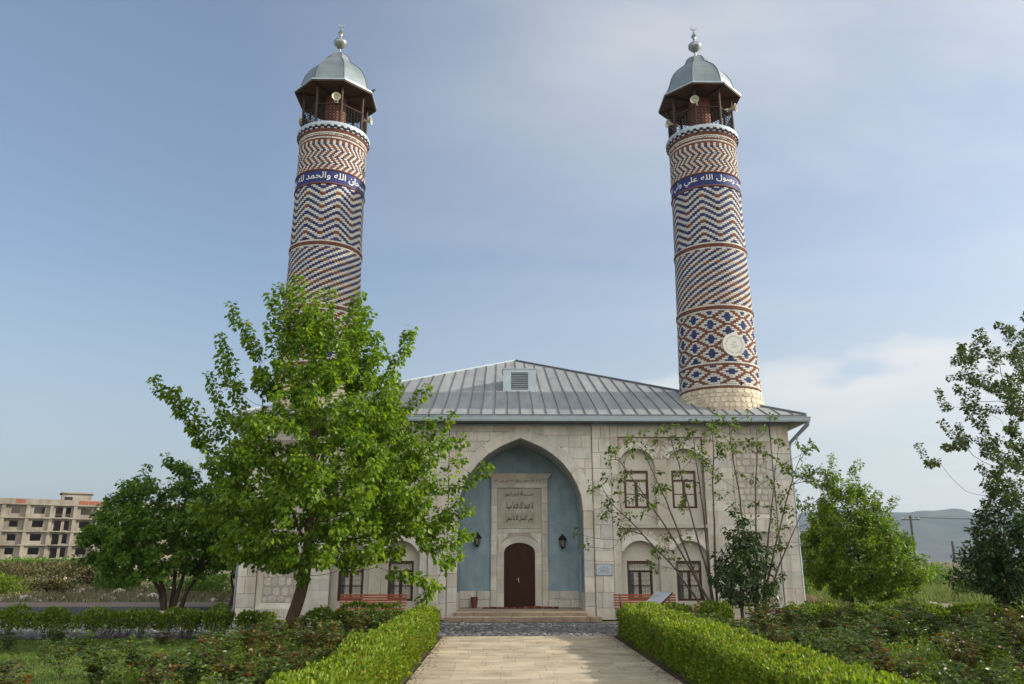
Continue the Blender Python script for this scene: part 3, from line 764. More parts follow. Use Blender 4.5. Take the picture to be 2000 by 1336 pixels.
P_(text_flat('painted_inscription', arabic('بســـــــــم الله الرحمن الرحيم'), .98, .19, M_ink, mosque, .01, SY - .010, 3.97, off=.010))
P_(text_flat('painted_inscription', arabic('انا فتحنا لك فتحا مبينا'), .96, .30, M_ink, mosque, .01, SY - .010, 3.57, off=.010))
P_(text_flat('painted_inscription', arabic('ليس للانسان الا ما سعى'), .96, .27, M_ink, mosque, .01, SY - .022, 3.15, off=.010))
# double door
door = P_(empty('door')); door.parent = mosque; door.matrix_parent_inverse = Matrix.Translation(-MO)
DY = SY + .045
def dtop(x): return 1.98 + .33 * math.sqrt(max(0, 1 - (x / .54) ** 2)) - .035
fr = MB()
pts = [(-.54, .15)] + [(-x, z) for x, z in arc_pts(0, 1.98, .54, .33, 0, 90, 8)][0:] + [(x, z) for x, z in arc_pts(0, 1.98, .54, .33, 0, 90, 8)][::-1][1:] + [(.54, .15)]
inn = [(-.49, .15)] + [(-x, z) for x, z in arc_pts(0, 1.98, .49, .285, 0, 90, 8)] + [(x, z) for x, z in arc_pts(0, 1.98, .49, .285, 0, 90, 8)][::-1][1:] + [(.49, .15)]
n_ = len(pts); V = [(x, DY - .03, z) for x, z in pts] + [(x, DY - .03, z) for x, z in inn] + [(x, DY + .06, z) for x, z in inn]
fr.add(V, [(i, i + 1, n_ + i + 1, n_ + i) for i in range(n_ - 1)] + [(n_ + i, n_ + i + 1, 2 * n_ + i + 1, 2 * n_ + i) for i in range(n_ - 1)])
fr.build('door_frame', M_door, door)
for s in (-1, 1):
    lf = MB(); arc = [(s * x, z) for x, z in arc_pts(0, 1.98, .488, .283, 0, 90, 8)]
    poly = [(s * .004, .155), (s * .488, .155)] + arc
    poly[-1] = (s * .004, poly[-1][1])
    lf.prism(poly if s < 0 else poly[::-1], DY, DY + .05)
    for (z0, z1) in ((.25, .82), (.92, 1.18), (1.28, 1.98)):
        a, b = sorted((s * .10, s * .40))
        # raised moulding round a sunk field
        for q in ((a, b, z0, z0 + .03), (a, b, z1 - .03, z1), (a, a + .03, z0 + .03, z1 - .03), (b - .03, b, z0 + .03, z1 - .03)): lf.box(q[0], q[1], DY - .026, DY - .0005, q[2], q[3])
        lf.box(a + .055, b - .055, DY - .010, DY - .0005, z0 + .055, z1 - .055)
    fixn(lf.build('door_leaf', M_door, door))
MB().box(-.018, .018, DY - .02, DY - .001, .155, 2.25).build('door_rail', M_door, door)
hd = MB(); hd.box(-.045, -.02, DY - .03, DY - .018, .98, 1.14); hd.tube([(-.032, DY - .03, 1.08), (-.032, DY - .07, 1.08), (-.11, DY - .07, 1.085)], .011, 8); hd.build('door_handle', M_silver, door)
# steps and porch floor
fl = MB(); fl.box(-2.06, 2.06, .0, ND, GZ, .15); part('porch_floor', fl, M_pave)
g = random.Random(4)
for (xa, xb, y0, y1, z0, z1) in ((-2.12, 2.10, -.42, .03, .01, .142), (-2.42, 2.48, -.95, -.42, GZ, .025)):
    x = xa
    st = P_(empty('step')); st.parent = mosque; st.matrix_parent_inverse = Matrix.Translation(-MO)
    while x < xb - .01:
        w = g.uniform(.5, 1.0)
        if xb - x - w < .35: w = xb - x
        o = MB().box(x + .003, x + w - .003, y0, y1, z0, z1 + g.uniform(-.003, .003)).build('step_stone', M_step, st, bevel=.014); x += w
    if z0 > 0: MB().box(xa + .01, xb - .01, y0 + .02, y1, GZ, z0 - .003).build('step_footing', M_mortar, st)
# pilasters and ashlar fields of the wings
ZL = 2.80
for s in (-1, 1):
    def rng_(a, b): return sorted((s * a, s * b))
    a, b = rng_(3.04, 3.29); ashlar(a, b, GZ, EZT, .045, .05, 50 + s, hs=(.4, .75), ws=(.3, .4))
    a, b = rng_(6.18, 7.14); ashlar(a, b, GZ, EZT, .045, .05, 53 + s)
    a, b = rng_(8.52, HW); ashlar(a, b, GZ, EZT, -.005, .08, 56 + s, hs=(.36, .60), ws=(.3, .62))
    a, b = rng_(7.16, 8.50); ashlar(a, b, 5.62, EZT, .045, .3, 66 + s, hs=(.24, .28)); ashlar(a, b, 2.62, 3.02, .045, .3, 68 + s, hs=(.4, .41)); ashlar(a, b, GZ, .22, .045, .3, 70 + s, hs=(.33, .35))
    a, b = rng_(3.30, 6.17); ashlar(a, b, 5.76, EZT, .045, .3, 72 + s, hs=(.38, .39))
    # recessed rubble panels with splayed stone frames
    for (z0, z1) in ((.22, 2.62), (3.02, 5.62)):
        xa, xb = rng_(7.16, 8.50); ia, ib = xa + .15, xb - .15; yo, yi = .05, .19
        fm = MB(); o4 = [(xa, yo, z0), (xb, yo, z0), (xb, yo, z1), (xa, yo, z1)]; i4 = [(ia, yi, z0 + .17), (ib, yi, z0 + .17), (ib, yi, z1 - .15), (ia, yi, z1 - .15)]
        fm.add(o4 + i4, [(0, 1, 5, 4), (1, 2, 6, 5), (2, 3, 7, 6), (3, 0, 4, 7)]); part('panel_frame', fm, M_stone)
        bk = MB().box(ia, ib, yi + .002, .44, z0 + .17, z1 - .15); part('rubble_bed', bk, M_mortar)
        g = random.Random(int(s * 7 + z0 * 10)); z = z0 + .18
        while z < z1 - .25:
            h = g.uniform(.17, .30); x = ia + .01; h = min(h, z1 - .16 - z)
            while x < ib - .1:
                w = min(g.uniform(.14, .34), ib - x - .005)
                cx_, cz_ = x + w / 2, z + h / 2 + g.uniform(-.02, .02); nn = 9; poly = []; g2 = g.uniform(.6, .95)
                for k in range(nn):
                    t = 2 * math.pi * k / nn + g.uniform(-.15, .15); q = 1 / max(abs(math.cos(t)), abs(math.sin(t))) ** g2
                    poly.append((cx_ + math.cos(t) * q * (w / 2 - .016) * g.uniform(.88, 1), cz_ + math.sin(t) * q * (h / 2 - .016) * g.uniform(.88, 1)))
                m_ = MB(); ins = [(cx_ + (px - cx_) * .92, cz_ + (pz - cz_) * .92) for px, pz in poly]; yy = yi - g.uniform(.008, .02)
                m_.add([(px, yi + .002, pz) for px, pz in poly] + [(px, yy, pz) for px, pz in ins], [(k, (k + 1) % nn, nn + (k + 1) % nn, nn + k) for k in range(nn)] + [tuple(range(nn, 2 * nn))])
                o = part('rubble_stone', m_, M_rubble)
                x += w
            z += h
    # two rows of twin arches
    for z0, z1, sp, wz0, wz1 in ((GZ, ZL - .06, 1.68, .44, 1.70), (ZL + .06, 5.76, 4.72, 3.40, 4.66)):
        lower_row = z0 == GZ
        arches = [s * 3.925, s * 5.55]; rin = .63
        xa, xb = rng_(3.30, 6.17)
        def low(x):
            for c in arches:
                if abs(x - c) < rin: return sp + .66 * math.sqrt(max(0, 1 - ((x - c) / rin) ** 2))
            return None
        # plate with arch openings
        xs = sorted(set([xa, xb] + [c + rin * math.cos(R(t)) for c in arches for t in range(0, 181, 9)]))
        pm = MB(); pu = MB(); yp = .13
        for x0, x1 in zip(xs[:-1], xs[1:]):
            m_ = (x0 + x1) / 2; inside = any(abs(m_ - c) < rin for c in arches)
            if inside:
                l0 = low(x0) if low(x0) is not None else sp; l1 = low(x1) if low(x1) is not None else sp
            else: l0 = l1 = z0
            zs_ = sp + .27
            if max(l0, l1) < zs_:
                pm.add([(x0, yp, l0), (x1, yp, l1), (x1, yp, zs_), (x0, yp, zs_)], [(0, 1, 2, 3)]); pu.add([(x0, yp, zs_), (x1, yp, zs_), (x1, yp, z1), (x0, yp, z1)], [(0, 1, 2, 3)])
            else: pu.add([(x0, yp, l0), (x1, yp, l1), (x1, yp, z1), (x0, yp, z1)], [(0, 1, 2, 3)])
        # edges of the recess itself
        for xx in (xa, xb): pm.add([(xx, .05, z0), (xx, yp, z0), (xx, yp, z1), (xx, .05, z1)], [(0, 1, 2, 3)])
        pm.add([(xa, .05, z1), (xb, .05, z1), (xb, yp, z1), (xa, yp, z1)], [(0, 1, 2, 3)])
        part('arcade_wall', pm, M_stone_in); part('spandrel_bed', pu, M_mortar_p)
        rv = MB()
        for c in arches:
            pr = [(c - rin, z0)] + arc_pts(c, sp, rin, .66, 180, 0, 20) + [(c + rin, z0)]
            nn = len(pr); rv.add([(x, yp, z) for x, z in pr] + [(x, .42, z) for x, z in pr], [(i, i + 1, nn + i + 1, nn + i) for i in range(nn - 1)])
        part('arch_reveal', rv, M_plaster)
        for c in arches:
            # plaster field with a window hole
            w0, w1 = c - .415, c + .415
            x0, x1 = c - rin - .02, c + rin + .02
            pf = MB(); yb = .385; zt = sp + .7
            for q in ((x0, w0, z0, zt), (w1, x1, z0, zt), (w0, w1, z0, wz0), (w0, w1, wz1, zt)): pf.add([(q[0], yb, q[2]), (q[1], yb, q[2]), (q[1], yb, q[3]), (q[0], yb, q[3])], [(0, 1, 2, 3)])
            for q in (((w0, wz0), (w0, wz1)), ((w0, wz1), (w1, wz1)), ((w1, wz1), (w1, wz0)), ((w1, wz0), (w0, wz0))):
                pf.add([(q[0][0], yb, q[0][1]), (q[1][0], yb, q[1][1]), (q[1][0], yb + .05, q[1][1]), (q[0][0], yb + .05, q[0][1])], [(0, 1, 2, 3)])
            part('plaster_field', pf, M_plaster)
            # white arch rim in three pieces
            for a0, a1 in ((28, 73), (73, 112), (112, 152)):
                ou = arc_pts(c, sp, rin + .17, .66 + .19, a0 + .5, a1 - .5, 6); inn = arc_pts(c, sp, rin, .66, a0 + .5, a1 - .5, 6)
                fixn(part('arch_stone', MB().prism((ou + inn[::-1])[::-1], yp - .03, yp + .02), M_rim))
            # radial rubble over the rim
            g = random.Random(int(c * 10 + z0)); a = 12
            while a < 168:
                da = g.uniform(8, 13); ri_ = rin + .19; ro = g.uniform(.95, 1.12)
                p4 = [(ri_, a + .8), (ri_, a + da - .8), (ro, a + da - 1.2), (ro, a + 1.2)]
                poly = []
                for rr_, t in p4:
                    x = c + rr_ * math.cos(R(t)); z = sp + rr_ * 1.02 * math.sin(R(t))
                    x = min(max(x, xa + .02), xb - .02)
                    mid = (arches[0] + arches[1]) / 2
                    if (c < mid): x = min(x, mid - .012)
                    else: x = max(x, mid + .012)
                    z = min(z, z1 - .02); poly.append((x, z))
                area = abs(sum(poly[i][0] * poly[(i + 1) % 4][1] - poly[(i + 1) % 4][0] * poly[i][1] for i in range(4))) / 2
                if area > .006: fixn(part('arch_rubble', MB().prism(poly, yp - g.uniform(.01, .025), yp + .01), M_rubble))
                a += da
            # window
            wo_ = P_(empty('window')); wo_.parent = mosque; wo_.matrix_parent_inverse = Matrix.Translation(-MO)
            yf = .40; fm = MB()
            def bar(x0, x1, z0, z1, y0=yf, y1=yf + .07): fm.box(x0, x1, y0, y1, z0, z1)
            bar(w0, w0 + .062, wz0, wz1); bar(w1 - .062, w1, wz0, wz1); bar(w0 + .062, w1 - .062, wz1 - .08, wz1); bar(w0 + .062, w1 - .062, wz0, wz0 + .07)
            zt_ = wz1 - .36; y2 = yf + .012
            bar(w0 + .062, w1 - .062, zt_, zt_ + .06, y2); bar(c - .032, c + .032, wz0 + .07, zt_, y2)
            zm = wz0 + .07 + (zt_ - wz0 - .07) * .47
            bar(w0 + .075, c - .045, zm, zm + .024, y2 + .01); bar(c + .045, w1 - .075, zm, zm + .024, y2 + .01)
            for q in ((w0 + .062, c - .032), (c + .032, w1 - .062)):
                bar(q[0], q[0] + .02, wz0 + .07, zt_, y2 + .02); bar(q[1] - .02, q[1], wz0 + .07, zt_, y2 + .02)
            fm.build('window_frame', M_wood, wo_)
            for q in ((w0 + .07, c - .04, wz0 + .06, zm), (c + .04, w1 - .07, wz0 + .06, zm), (w0 + .07, c - .04, zm + .02, zt_), (c + .04, w1 - .07, zm + .02, zt_), (w0 + .07, w1 - .07, zt_ + .07, wz1 - .07)):
                MB().box(q[0], q[1], yf + .042, yf + .048, q[2], q[3]).build('pane', M_pane if not lower_row else M_pane_dk, wo_)
            if lower_row:
                hw = .14
                cb = MB().box(w0 + .08, w0 + .08 + hw, yf + .034, yf + .040, wz0 + .075, zt_ - .01); cb.build('curtain', M_curtain, wo_)
                # wrought iron grille: rods and scrolls
                gr = MB(); yg = yf - .018
                for i in range(5):
                    x = w0 + .09 + i * (w1 - w0 - .18) / 4; gr.tube([(x, yg, wz0 + .05), (x, yg, wz1 - .06)], .0055, 5)
                for z in (wz0 + .07, wz0 + .40, zm + .01, zt_ + .03, wz1 - .08): gr.tube([(w0 + .07, yg, z), (w1 - .07, yg, z)], .0055, 5)
                for i in range(4):
                    x = w0 + .09 + (i + .5) * (w1 - w0 - .18) / 4
                    for z in (wz0 + .16, wz0 + .30, wz0 + .48, wz0 + .63, wz0 + .78, wz1 - .18):
                        sg = 1 if i % 2 else -1
                        sp_ = [(x + sg * math.cos(t) * r_, yg, z + math.sin(t) * r_) for t, r_ in [(k * .75, .062 * (1 - k / 13)) for k in range(11)]]
                        gr.tube(sp_, .005, 4, cap=False)
                gr.build('iron_grille', M_iron, wo_)
    # ledge between the rows and plinth
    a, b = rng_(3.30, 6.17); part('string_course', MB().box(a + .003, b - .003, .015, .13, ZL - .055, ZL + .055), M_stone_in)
    # grey metal flashing on top of the pilasters
    for u0, u1, yy in ((2.42, 3.02, -.03), (8.52, HW, -.02), (3.04, 8.50, .035)):
        a, b = rng_(u0, u1); part('flashing', MB().box(a, b, yy - .012, .3, EZT + .003, EZT + .05), M_copper)
    a, b = rng_(9.12, 9.125)
part('flashing', MB().box(-2.40, 2.40, .03, .3, EZT + .003, EZT + .04), M_copper)
# side wall ashlar
for s in (-1, 1):
    g = random.Random(90 + s); z = GZ
    while z < EZT - .05:
        h = min(g.uniform(.36, .6), EZT - z)
        if EZT - z - h < .2: h = EZT - z
        y = .09
        while y < BD - .1:
            w = g.uniform(.5, 1.0)
            if BD - y - w < .3: w = BD - y
            xx = sorted((s * (HW + .002), s * (HW + .018 + g.uniform(-.002, .002)))); stone(MB().box(xx[0], xx[1], y + .004, y + w - .004, z + .004, z + h - .004), .01 if y > 3 else .2); y += w
        z += h
STONES.sort(key=lambda t: -t[0])
rest = MB()
for i, (a, mb) in enumerate(STONES):
    if i < 298 : fixn(part('stone_block', mb, M_stone_in if False else M_stone))
    else: rest.add(mb.v, mb.f)
o = fixn(part('stone_blocks', rest, M_stone)); o['kind'] = 'stuff'

# ---- roof
EX = HW + .48; EY0 = -.52; EY1 = BD + .5; AP = (0.02, 10.0, 10.93); RZ = EZ + .05
def roof():
    c = [(-EX, EY0), (EX, EY0), (EX, EY1), (-EX, EY1)]
    g = random.Random(6)
    for k in range(4):
        a, b = c[k], c[(k + 1) % 4]
        L = math.hypot(b[0] - a[0], b[1] - a[1]); n = int(L / .435)
        u = ((b[0] - a[0]) / L, (b[1] - a[1]) / L)
        # parameters along the eave: apex foot
        fa = (AP[0] - a[0]) * u[0] + (AP[1] - a[1]) * u[1]
        nrm = (-u[1], u[0]); Dp = (AP[0] - a[0]) * nrm[0] + (AP[1] - a[1]) * nrm[1]
        def pt(t, v, dz=0):     # t along eave, v in 0..1 up the slope
            return (a[0] + u[0] * t + nrm[0] * Dp * v, a[1] + u[1] * t + nrm[1] * Dp * v, RZ + (AP[2] - RZ) * v + dz)
        def vmax(t): return min(t / fa, (L - t) / (L - fa))
        bulk = MB()
        for i in range(n):
            t0, t1 = i * L / n, (i + 1) * L / n
            v0, v1 = vmax(t0 + 1e-6), vmax(t1 - 1e-6)
            top = [pt(t1, max(v1, .0001)), pt(t0, max(v0, .0001))]
            if t0 < fa < t1: top = [pt(t1, v1), pt(fa, 1), pt(t0, v0)]
            dz = g.uniform(-.003, .003)
            V = [pt(t0, 0, dz), pt(t1, 0, dz)] + [(p[0], p[1], p[2] + dz) for p in top]
            m_ = MB().add(V, [tuple(range(len(V)))])
            if k == 0:
                P_(m_.build('roof_panel', M_roof, mosque))
            else: bulk.add(m_.v, m_.f)
            if i > 0 and v0 > .01:
                sm = MB(); w = .011; h = .032
                q = [pt(t0 - w, 0), pt(t0 + w, 0), pt(t0 + w, v0), pt(t0 - w, v0)]
                V = q + [(p[0], p[1], p[2] + h) for p in q]
                if k == 0: P_(sm.add(V, [(0, 1, 5, 4), (1, 2, 6, 5), (2, 3, 7, 6), (3, 0, 4, 7), (4, 5, 6, 7)]).build('roof_seam', M_seam, mosque))
                else: bulk.add(V, [(0, 1, 5, 4), (1, 2, 6, 5), (2, 3, 7, 6), (3, 0, 4, 7), (4, 5, 6, 7)])
        if k: P_(bulk.build('roof_slope', M_roof, mosque))
        hp = MB(); p0 = (a[0], a[1], RZ + .01); hp.tube([p0, (AP[0], AP[1], AP[2] + .02)], .06, 6); P_(hp.build('hip_cap', M_seam if k == 1 else M_gutter, mosque))
roof()
# eaves: fascia, box gutter, soffit, on all four sides
ev = MB()
def ring_box(o0, o1, z0, z1):
    for (x0, x1, y0, y1) in ((-EX - o1, EX + o1, EY0 - o1, EY0 - o0), (-EX - o1, EX + o1, EY1 + o0, EY1 + o1), (-EX - o1, -EX - o0, EY0 - o0, EY1 + o0), (EX + o0, EX + o1, EY0 - o0, EY1 + o0)):
        ev.box(x0, x1, y0, y1, z0, z1)
ring_box(-.015, .02, RZ - .075, RZ - .005)
P_(ev.build('eave_drip', M_seam, mosque)); ev = MB()
ring_box(-.02, .10, RZ - .20, RZ - .078); ring_box(.085, .118, RZ - .105, RZ - .076); ring_box(-.02, .085, RZ - .235, RZ - .203)
P_(ev.build('gutter', M_gutter, mosque)); ev = MB()
ev.box(-EX + .03, EX - .03, EY0 + .03, .30, RZ - .235, RZ - .215); ev.box(-EX + .03, -HW + .02, .30, EY1 - .03, RZ - .235, RZ - .215); ev.box(HW - .02, EX - .03, .30, EY1 - .03, RZ - .235, RZ - .215)
P_(ev.build('soffit', M_seam, mosque))
for s in (-1, 1):
    dp = MB(); dp.tube([(s * (EX + .02), EY0 - .02, RZ - .16), (s * (EX + .02), EY0, RZ - .32), (s * (HW + .08), .10, RZ - .85), (s * (HW + .06), .12, RZ - 1.05), (s * (HW + .06), .12, .25), (s * (HW + .12), .0, .1)], [.07, .07, .055, .045, .045, .045], 10)
    for z in (1.2, 3.0, 4.8): dp.tube([(s * (HW + .06), .12, z), (s * (HW + .06), .12, z + .05)], .056, 10)
    P_(dp.build('downpipe', M_pipe, mosque, smooth=True))
# roof vent with louvres
vent = P_(empty('roof_vent')); vent.parent = mosque; vent.matrix_parent_inverse = Matrix.Translation(-MO)
vx, vy, vz0, vz1 = .05, 3.12, 7.93, 8.86
sl_ = (AP[2] - RZ) / (AP[1] - EY0)
vb = MB(); hw = .64
yb = vy + (vz1 - vz0) / sl_
V = [(vx - hw, vy, vz0), (vx + hw, vy, vz0), (vx + hw, vy, vz1), (vx - hw, vy, vz1), (vx - hw, yb, vz1 + .0), (vx + hw, yb, vz1 + .0)]
vb.add(V, [(0, 3, 4), (1, 5, 2), (3, 2, 5, 4)])
for q in ((-hw, -.33, 0, 1), (.33, hw, 0, 1), (-.33, .33, 0, .13), (-.33, .33, .86, 1)):
    vb.box(vx + q[0], vx + q[1], vy, vy + .03, vz0 + q[2] * (vz1 - vz0), vz0 + q[3] * (vz1 - vz0))
vb.box(vx - hw - .03, vx + hw + .03, vy - .03, yb * .5 + vy * .5, vz1 + .001, vz1 + .03)
vb.build('vent_housing', M_copper, vent)
MB().box(vx - .33, vx + .33, vy + .10, vy + .11, vz0 + .1, vz1 - .1).build('vent_back', M_iron, vent)
for i in range(8):
    z = vz0 + .15 + i * .083
    MB().add([(vx - .33, vy + .01, z), (vx + .33, vy + .01, z), (vx + .33, vy + .08, z + .065), (vx - .33, vy + .08, z + .065), (vx - .33, vy + .01, z + .01), (vx + .33, vy + .01, z + .01), (vx + .33, vy + .08, z + .075), (vx - .33, vy + .08, z + .075)],
             [(0, 1, 2, 3), (4, 5, 6, 7), (0, 1, 5, 4), (2, 3, 7, 6)]).build('louvre', M_copper, vent)

# ================================================================== MINARETS
MX, MY = 7.585, 2.42
RT = [(6.3, 1.60), (7.0, 1.56), (7.69, 1.49), (10.7, 1.425), (13.2, 1.375), (16.0, 1.345), (17.7, 1.335), (18.1, 1.35), (18.25, 1.44)]
def rad(z): return float(np.interp(z, [a for a, b in RT], [b for a, b in RT]))
NB = 42                       # bricks round the shaft
def tri(x, p):                # triangle wave 0..p/2
    x = x % p; return x if x < p / 2 else p - x
def c_diamond(u, r, small=False):
    uc = round(u / 12) * 12; best = 'r'
    for base, ro in ((0, 0), (6, 4)):
        x = (u - base + 6) % 12 - 6; d = (r - ro + 4) % 8 - 4
        x = abs(x); d = abs(d)
        if small: w = {0: (2, 4), 1: (1, 3), 2: (0, 2), 3: (0, 1)}.get(d)
        else: w = {0: (2, 4), 1: (1, 3), 2: (.67, 2), 3: (0, 1)}.get(d)
        if w:
            if x < w[0]: return 'b'
            if x < w[1]: return 'w'
    return best
def c_chevron(u, r):
    t = tri(u, 12); s = r - t        # peaks at u=6
    k, q = divmod(s, 4)
    if q < 2: return 'w'
    near = t < 1.3 or t > 4.7
    if near and ((int(k) % 2 == 0) == (t < 3)): return 'r'
    return 'b'
DIAGC = 'b r bbbbbb rr bbbbb rrr bbbb rrrr bbb rrrrr bb r'.replace(' ', '')
def rows():
    """z, height, colour function or constant, bricks per turn, extra radius"""
    L = []; z = 7.69
    def add(h, fn, nb=NB, dr=0, off=0): 
        nonlocal z
        L.append((z, h, fn, nb, dr, off)); z += h
    add(.07, 'r'); add(.07, 'w')
    n = 10; h = (8.52 - z) / n
    for i in range(n): add(h, lambda u, r=i + 2: c_diamond(u, r, True))
    add(.07, 'r'); add(.07, 'w', dr=.012)
    n = 28; h = (10.60 - z) / n
    for i in range(n): add(h, lambda u, r=i + 0: c_diamond(u, r))
    add(.07, 'w'); add(.065, 'r', dr=.03); add(.065, 'r', dr=.035); add(.07, 'w')
    n = len(DIAGC); h = (13.10 - z) / n
    for i in range(n):
        cc = DIAGC[::-1][i]; add(h, lambda u, r=i, cc=cc: 'w' if ((u - r) % 4) < 2 else cc)
    add(.07, 'w'); add(.065, 'r', dr=.03); add(.065, 'r', dr=.035); add(.07, 'w')
    n = 34; h = (15.68 - z) / n
    for i in range(n): add(h, lambda u, r=i: c_chevron(u, r))
    z = 16.32
    n = 18; h = (17.60 - z) / n
    for i in range(n):
        j = 17 - i
        s = 0 if j < 3 else tri(j - 2, 8) * .5
        turn = (j == 2) or (j > 2 and (j - 2) % 4 == 0)
        add(h, lambda u, s=s, t=turn: ('w' if ((u - s * 2.0) % 4) < 2 else ('b' if t else 'r')), 70)
    add(.07, 'r', 70); add(.07, 'w', 70); add(.07, 'r', 70); add(.065, 'w', 70); add(.065, 'w', 70, .012); add(.065, 'r', 70, .012); add(.065, 'r', 70, .03)
    add(.07, lambda u: 'w' if (u % 4) < 2 else 'b', 70, .045); add(.07, lambda u: 'w' if ((u + 2) % 4) < 2 else 'b', 70, .06)
    return L
ROWS = rows()
def brick_arrays():
    out = []       # colour, a0, a1, z0, z1, r0, r1
    for z, h, fn, nb, dr, off in ROWS:
        tot = nb * 2; res = 6
        if isinstance(fn, str):
            o0 = (round(z * 100) % 2)
            for i in range(nb): out.append((fn, i * 2 + o0, i * 2 + 2 + o0, tot, z, h, dr))
            continue
        cols = [fn((i + .5) / res) for i in range(tot * res)]
        # find a change to start from
        st = next((i for i in range(len(cols)) if cols[i] != cols[i - 1]), 0)
        i = 0
        while i < len(cols):
            c = cols[(st + i) % len(cols)]; j = i
            while j < len(cols) and cols[(st + j) % len(cols)] == c: j += 1
            ln = (j - i) / res; k = max(1, int(round(ln / 2)))
            for q in range(k): out.append((c, (st + i) / res + ln * q / k, (st + i) / res + ln * (q + 1) / k, tot, z, h, dr))
            i = j
    return out
BR = brick_arrays()
def brick_geo(b, rot):
    c, u0, u1, tot, z, h, dr = b
    k = 2 * math.pi / tot; gap = .005 / 1.4
    r = rad(z + h / 2) + dr
    jit = ((math.sin(u0 * 12.9898 + z * 78.233) * 43758.5453) % 1) * .007
    a0, a1 = u0 * k + rot + gap, u1 * k + rot - gap
    z0, z1 = z + .007, z + h - .004; am = (a0 + a1) / 2
    ro, ri = r + jit, r - .05; ch = .006
    V = []
    for zz, rr_ in ((z0, ri), (z1, ri)):
        for a in (a0, a1): V.append((rr_ * math.sin(a), -rr_ * math.cos(a), zz))
    e = ch / 1.4
    for zz in (z0, z1):
        for a in (a0, am, a1): V.append(((ro - (.003)) * math.sin(a), -(ro - .003) * math.cos(a), zz))
    for zz in (z0 + ch, z1 - ch):
        for a in (a0 + e, am, a1 - e): V.append((ro * math.sin(a) * (1.0015 if a == am else 1), -ro * math.cos(a) * (1.0015 if a == am else 1), zz))
    # 0,1 low inner; 2,3 high inner; 4,5,6 low; 7,8,9 high; 10,11,12 low face; 13,14,15 high face
    F = [(0, 1, 6, 5), (0, 5, 4), (3, 2, 7, 8), (3, 8, 9), (2, 0, 4, 7), (1, 3, 9, 6), (10, 11, 14, 13), (11, 12, 15, 14), (4, 5, 11, 10), (5, 6, 12, 11), (13, 14, 8, 7), (14, 15, 9, 8), (4, 10, 13, 7), (12, 6, 9, 15)]
    return V, F
